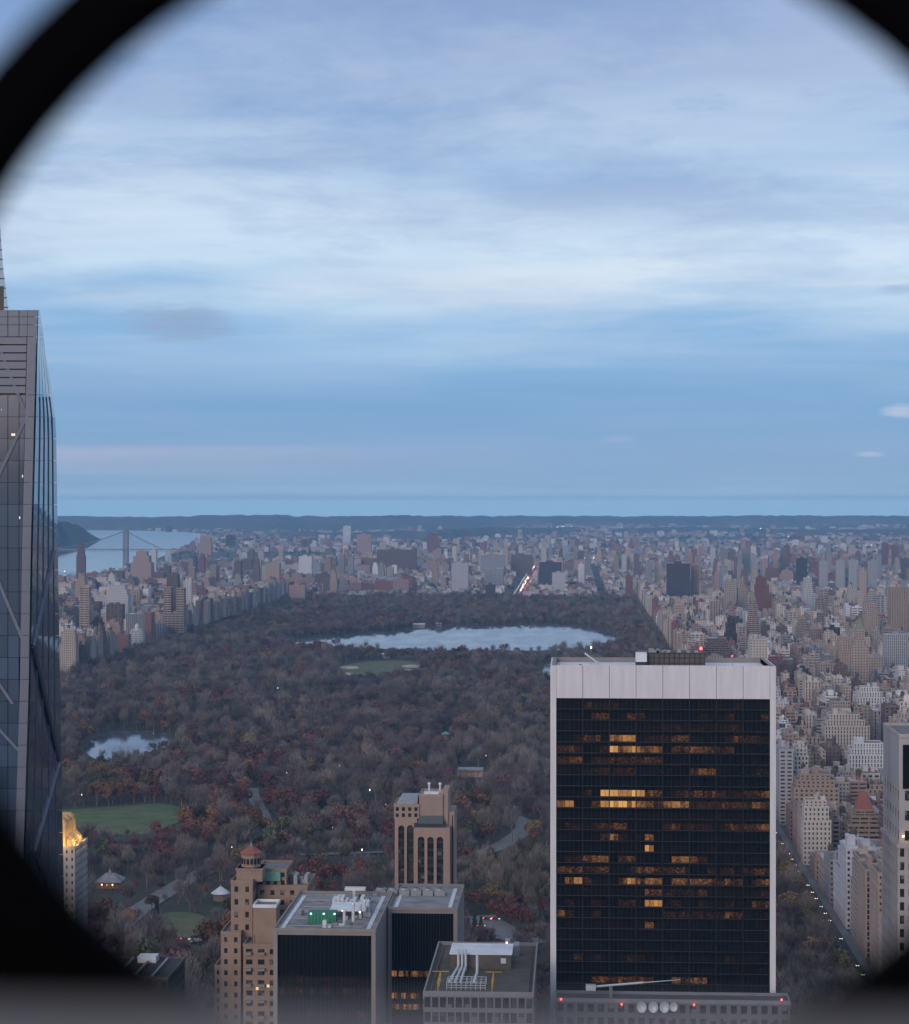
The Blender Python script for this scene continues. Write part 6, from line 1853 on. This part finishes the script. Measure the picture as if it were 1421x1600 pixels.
for (x_, y_, lab) in ((160, 1074, 'red traffic light glowing among bare trees above the lake'), (199, 1036, 'small red traffic light among bare trees at the park\'s left edge')):
    g = gnd(x_, y_ + 16); o = thing('traffic_light', (g.x, g.y, .4), lab, 'traffic light'); z_ = Z(y_, g.y, x_)
    MB().bar((g.x, g.y, .4), (g.x, g.y, z_), .12, 5).build('post', 'metal_dark', o); MB().cone(g.x, g.y - .3, z_ - .5, z_ + .5, .55, .45, 8).build('signal_lamp', 'lamp_red', o)
# floodlights far off
fitems = []
for (x_, y_, m_) in ((847, 823, 'lamp_white'), (862, 823, 'lamp_white'), (871, 824, 'lamp_white'), (880, 823, 'lamp_white'), (893, 823, 'lamp_white'), (914, 872, 'lamp_white'), (928, 872, 'lamp_white'), (946, 876, 'lamp_white'), (690, 868, 'lamp_white'), (426, 881, 'lamp_white'), (433, 881, 'lamp_white'), (1176, 826, 'lamp_white'), (1189, 826, 'lamp_white'), (1232, 839, 'lamp_white'), (1362, 852, 'lamp_white'), (1372, 852, 'lamp_white'), (594, 822, 'lamp_white'), (648, 849, 'lamp_white'), (1126, 944, 'lamp_white'), (1214, 978, 'lamp_warm'), (1074, 977, 'lamp_warm'), (101, 893, 'lamp_white'), (274, 878, 'lamp_white')):
    g = gnd(x_, y_ + 4); z_ = Z(y_, g.y, x_); k = g.y / FPX * .55; o = thing('floodlight', (g.x, g.y, 0), '', 'floodlight', 'floodlights glowing in the far city')
    MB().bar((g.x, g.y, 0), (g.x, g.y, z_), k * .12, 5).build('post', 'metal_dark', o); MB().cone(g.x, g.y - k, z_, z_ + k * 1.2, k, k * .7, 8).build('lamp_head', m_, o); fitems.append((o, 'bright far floodlight', x_, y_))
uniq(fitems, 'floodlight')


# ================================================================== the ring screen and ledge the view is framed by
def ring_screen():
    D = 0.60; c = at(775, 783, D); ri, ro, th = 910 / FPX * (D + .022), 1060 / FPX * D, .022; pitch = 2 * ro
    root = thing('ring_screen', (c.x, D, c.z - pitch * 2.5), 'black metal screen of joined rings framing the view close up', 'screen')
    m = MB(); k = 72; V = []
    for i in range(k):
        t = 2 * math.pi * i / k; cs, sn = math.cos(t), math.sin(t)
        for (r_, y_) in ((ri + .003, 0), (ro - .0, 0), (ro - .0, th), (ri + .003, th), (ri, th - .004), (ri, .004)): m.v.append((cs * r_, y_, sn * r_))
    for i in range(k):
        j = (i + 1) % k
        for e in range(6):
            f = (e + 1) % 6; m.f.append((i * 6 + e, i * 6 + f, j * 6 + f, j * 6 + e)); m.m.append(0); m.a.append(None)
    me = m.mesh('ring', 'screen_paint')
    for a in range(-10, 11):
        for b in range(-2, 4):
            o = bpy.data.objects.new('ring', me); COL.objects.link(o); o.parent = root; o.location = Vector((c.x + a * pitch, D, c.z + b * pitch)) - root.location
    g = MB(); q = 14; rr_ = ro - .004        # solid gussets close the gaps under the rings' middle
    for i in range(q):
        t0, t1 = math.pi / 2 * i / q, math.pi / 2 * (i + 1) / q
        g.slab([(-pitch / 2 + rr_ * math.cos(t1), .004, -ro * math.sin(t1)), (pitch / 2 - rr_ * math.cos(t1), .004, -ro * math.sin(t1)), (pitch / 2 - rr_ * math.cos(t0), .004, -ro * math.sin(t0)), (-pitch / 2 + rr_ * math.cos(t0), .004, -ro * math.sin(t0))], (0, th - .008, 0))
    gm_ = g.mesh('gusset', 'screen_paint')
    for a in range(-10, 10):
        for b in (-2, -1, 0):
            o = bpy.data.objects.new('gusset', gm_); COL.objects.link(o); o.parent = root; o.location = Vector((c.x + (a + .5) * pitch, D, c.z + b * pitch)) - root.location
    w = 10.6 * pitch
    for zz in (c.z - 2.5 * pitch, c.z + 3.5 * pitch):
        MB().box(c.x - w, c.x + w, D - .005, D + th + .005, zz - .03, zz + .03, bottom=True).build('rail', 'screen_paint', root)
    z = CAMZ - (1591 - 784) / FPX * .25
    lg = thing('stone_ledge', (0, .3, z), 'blurred grey stone ledge across the bottom of the view', 'ledge')
    MB().prism([(-4.2, -.02), (4.2, -.02), (4.2, .25), (-4.2, .25)], z - .12, z, 0, [(-4.2, -.01), (4.2, -.01), (4.2, .245), (-4.2, .245)]).build('coping', 'ledge_stone', lg)
    MB().box(-4.2, 4.2, .02, .23, z - 1.45, z - .12).build('parapet_wall', 'ledge_stone', lg)
    MB().box(-4.2, 4.2, -3.0, .66, z - 1.75, z - 1.45, bottom=True).build('deck_slab', 'ledge_stone', lg)


ring_screen()

# ================================================================== haze
hz = MB().box(-25500, 25500, -1400, YEND - 30, -1.0, 304.0, bottom=True)
m = bpy.data.materials.new('haze'); m.use_nodes = True; nt = m.node_tree; nt.nodes.clear()
pv = nt.nodes.new('ShaderNodeVolumePrincipled'); ou = nt.nodes.new('ShaderNodeOutputMaterial'); nt.links.new(pv.outputs[0], ou.inputs['Volume'])
pv.inputs['Color'].default_value = (.35, .66, 1.0, 1); pv.inputs['Density'].default_value = 4.8e-5; pv.inputs['Anisotropy'].default_value = 0.0
MATS['haze'] = m
o = hz.build('haze', 'haze'); o['kind'] = 'stuff'; o['label'] = 'pale blue evening haze over the far city'
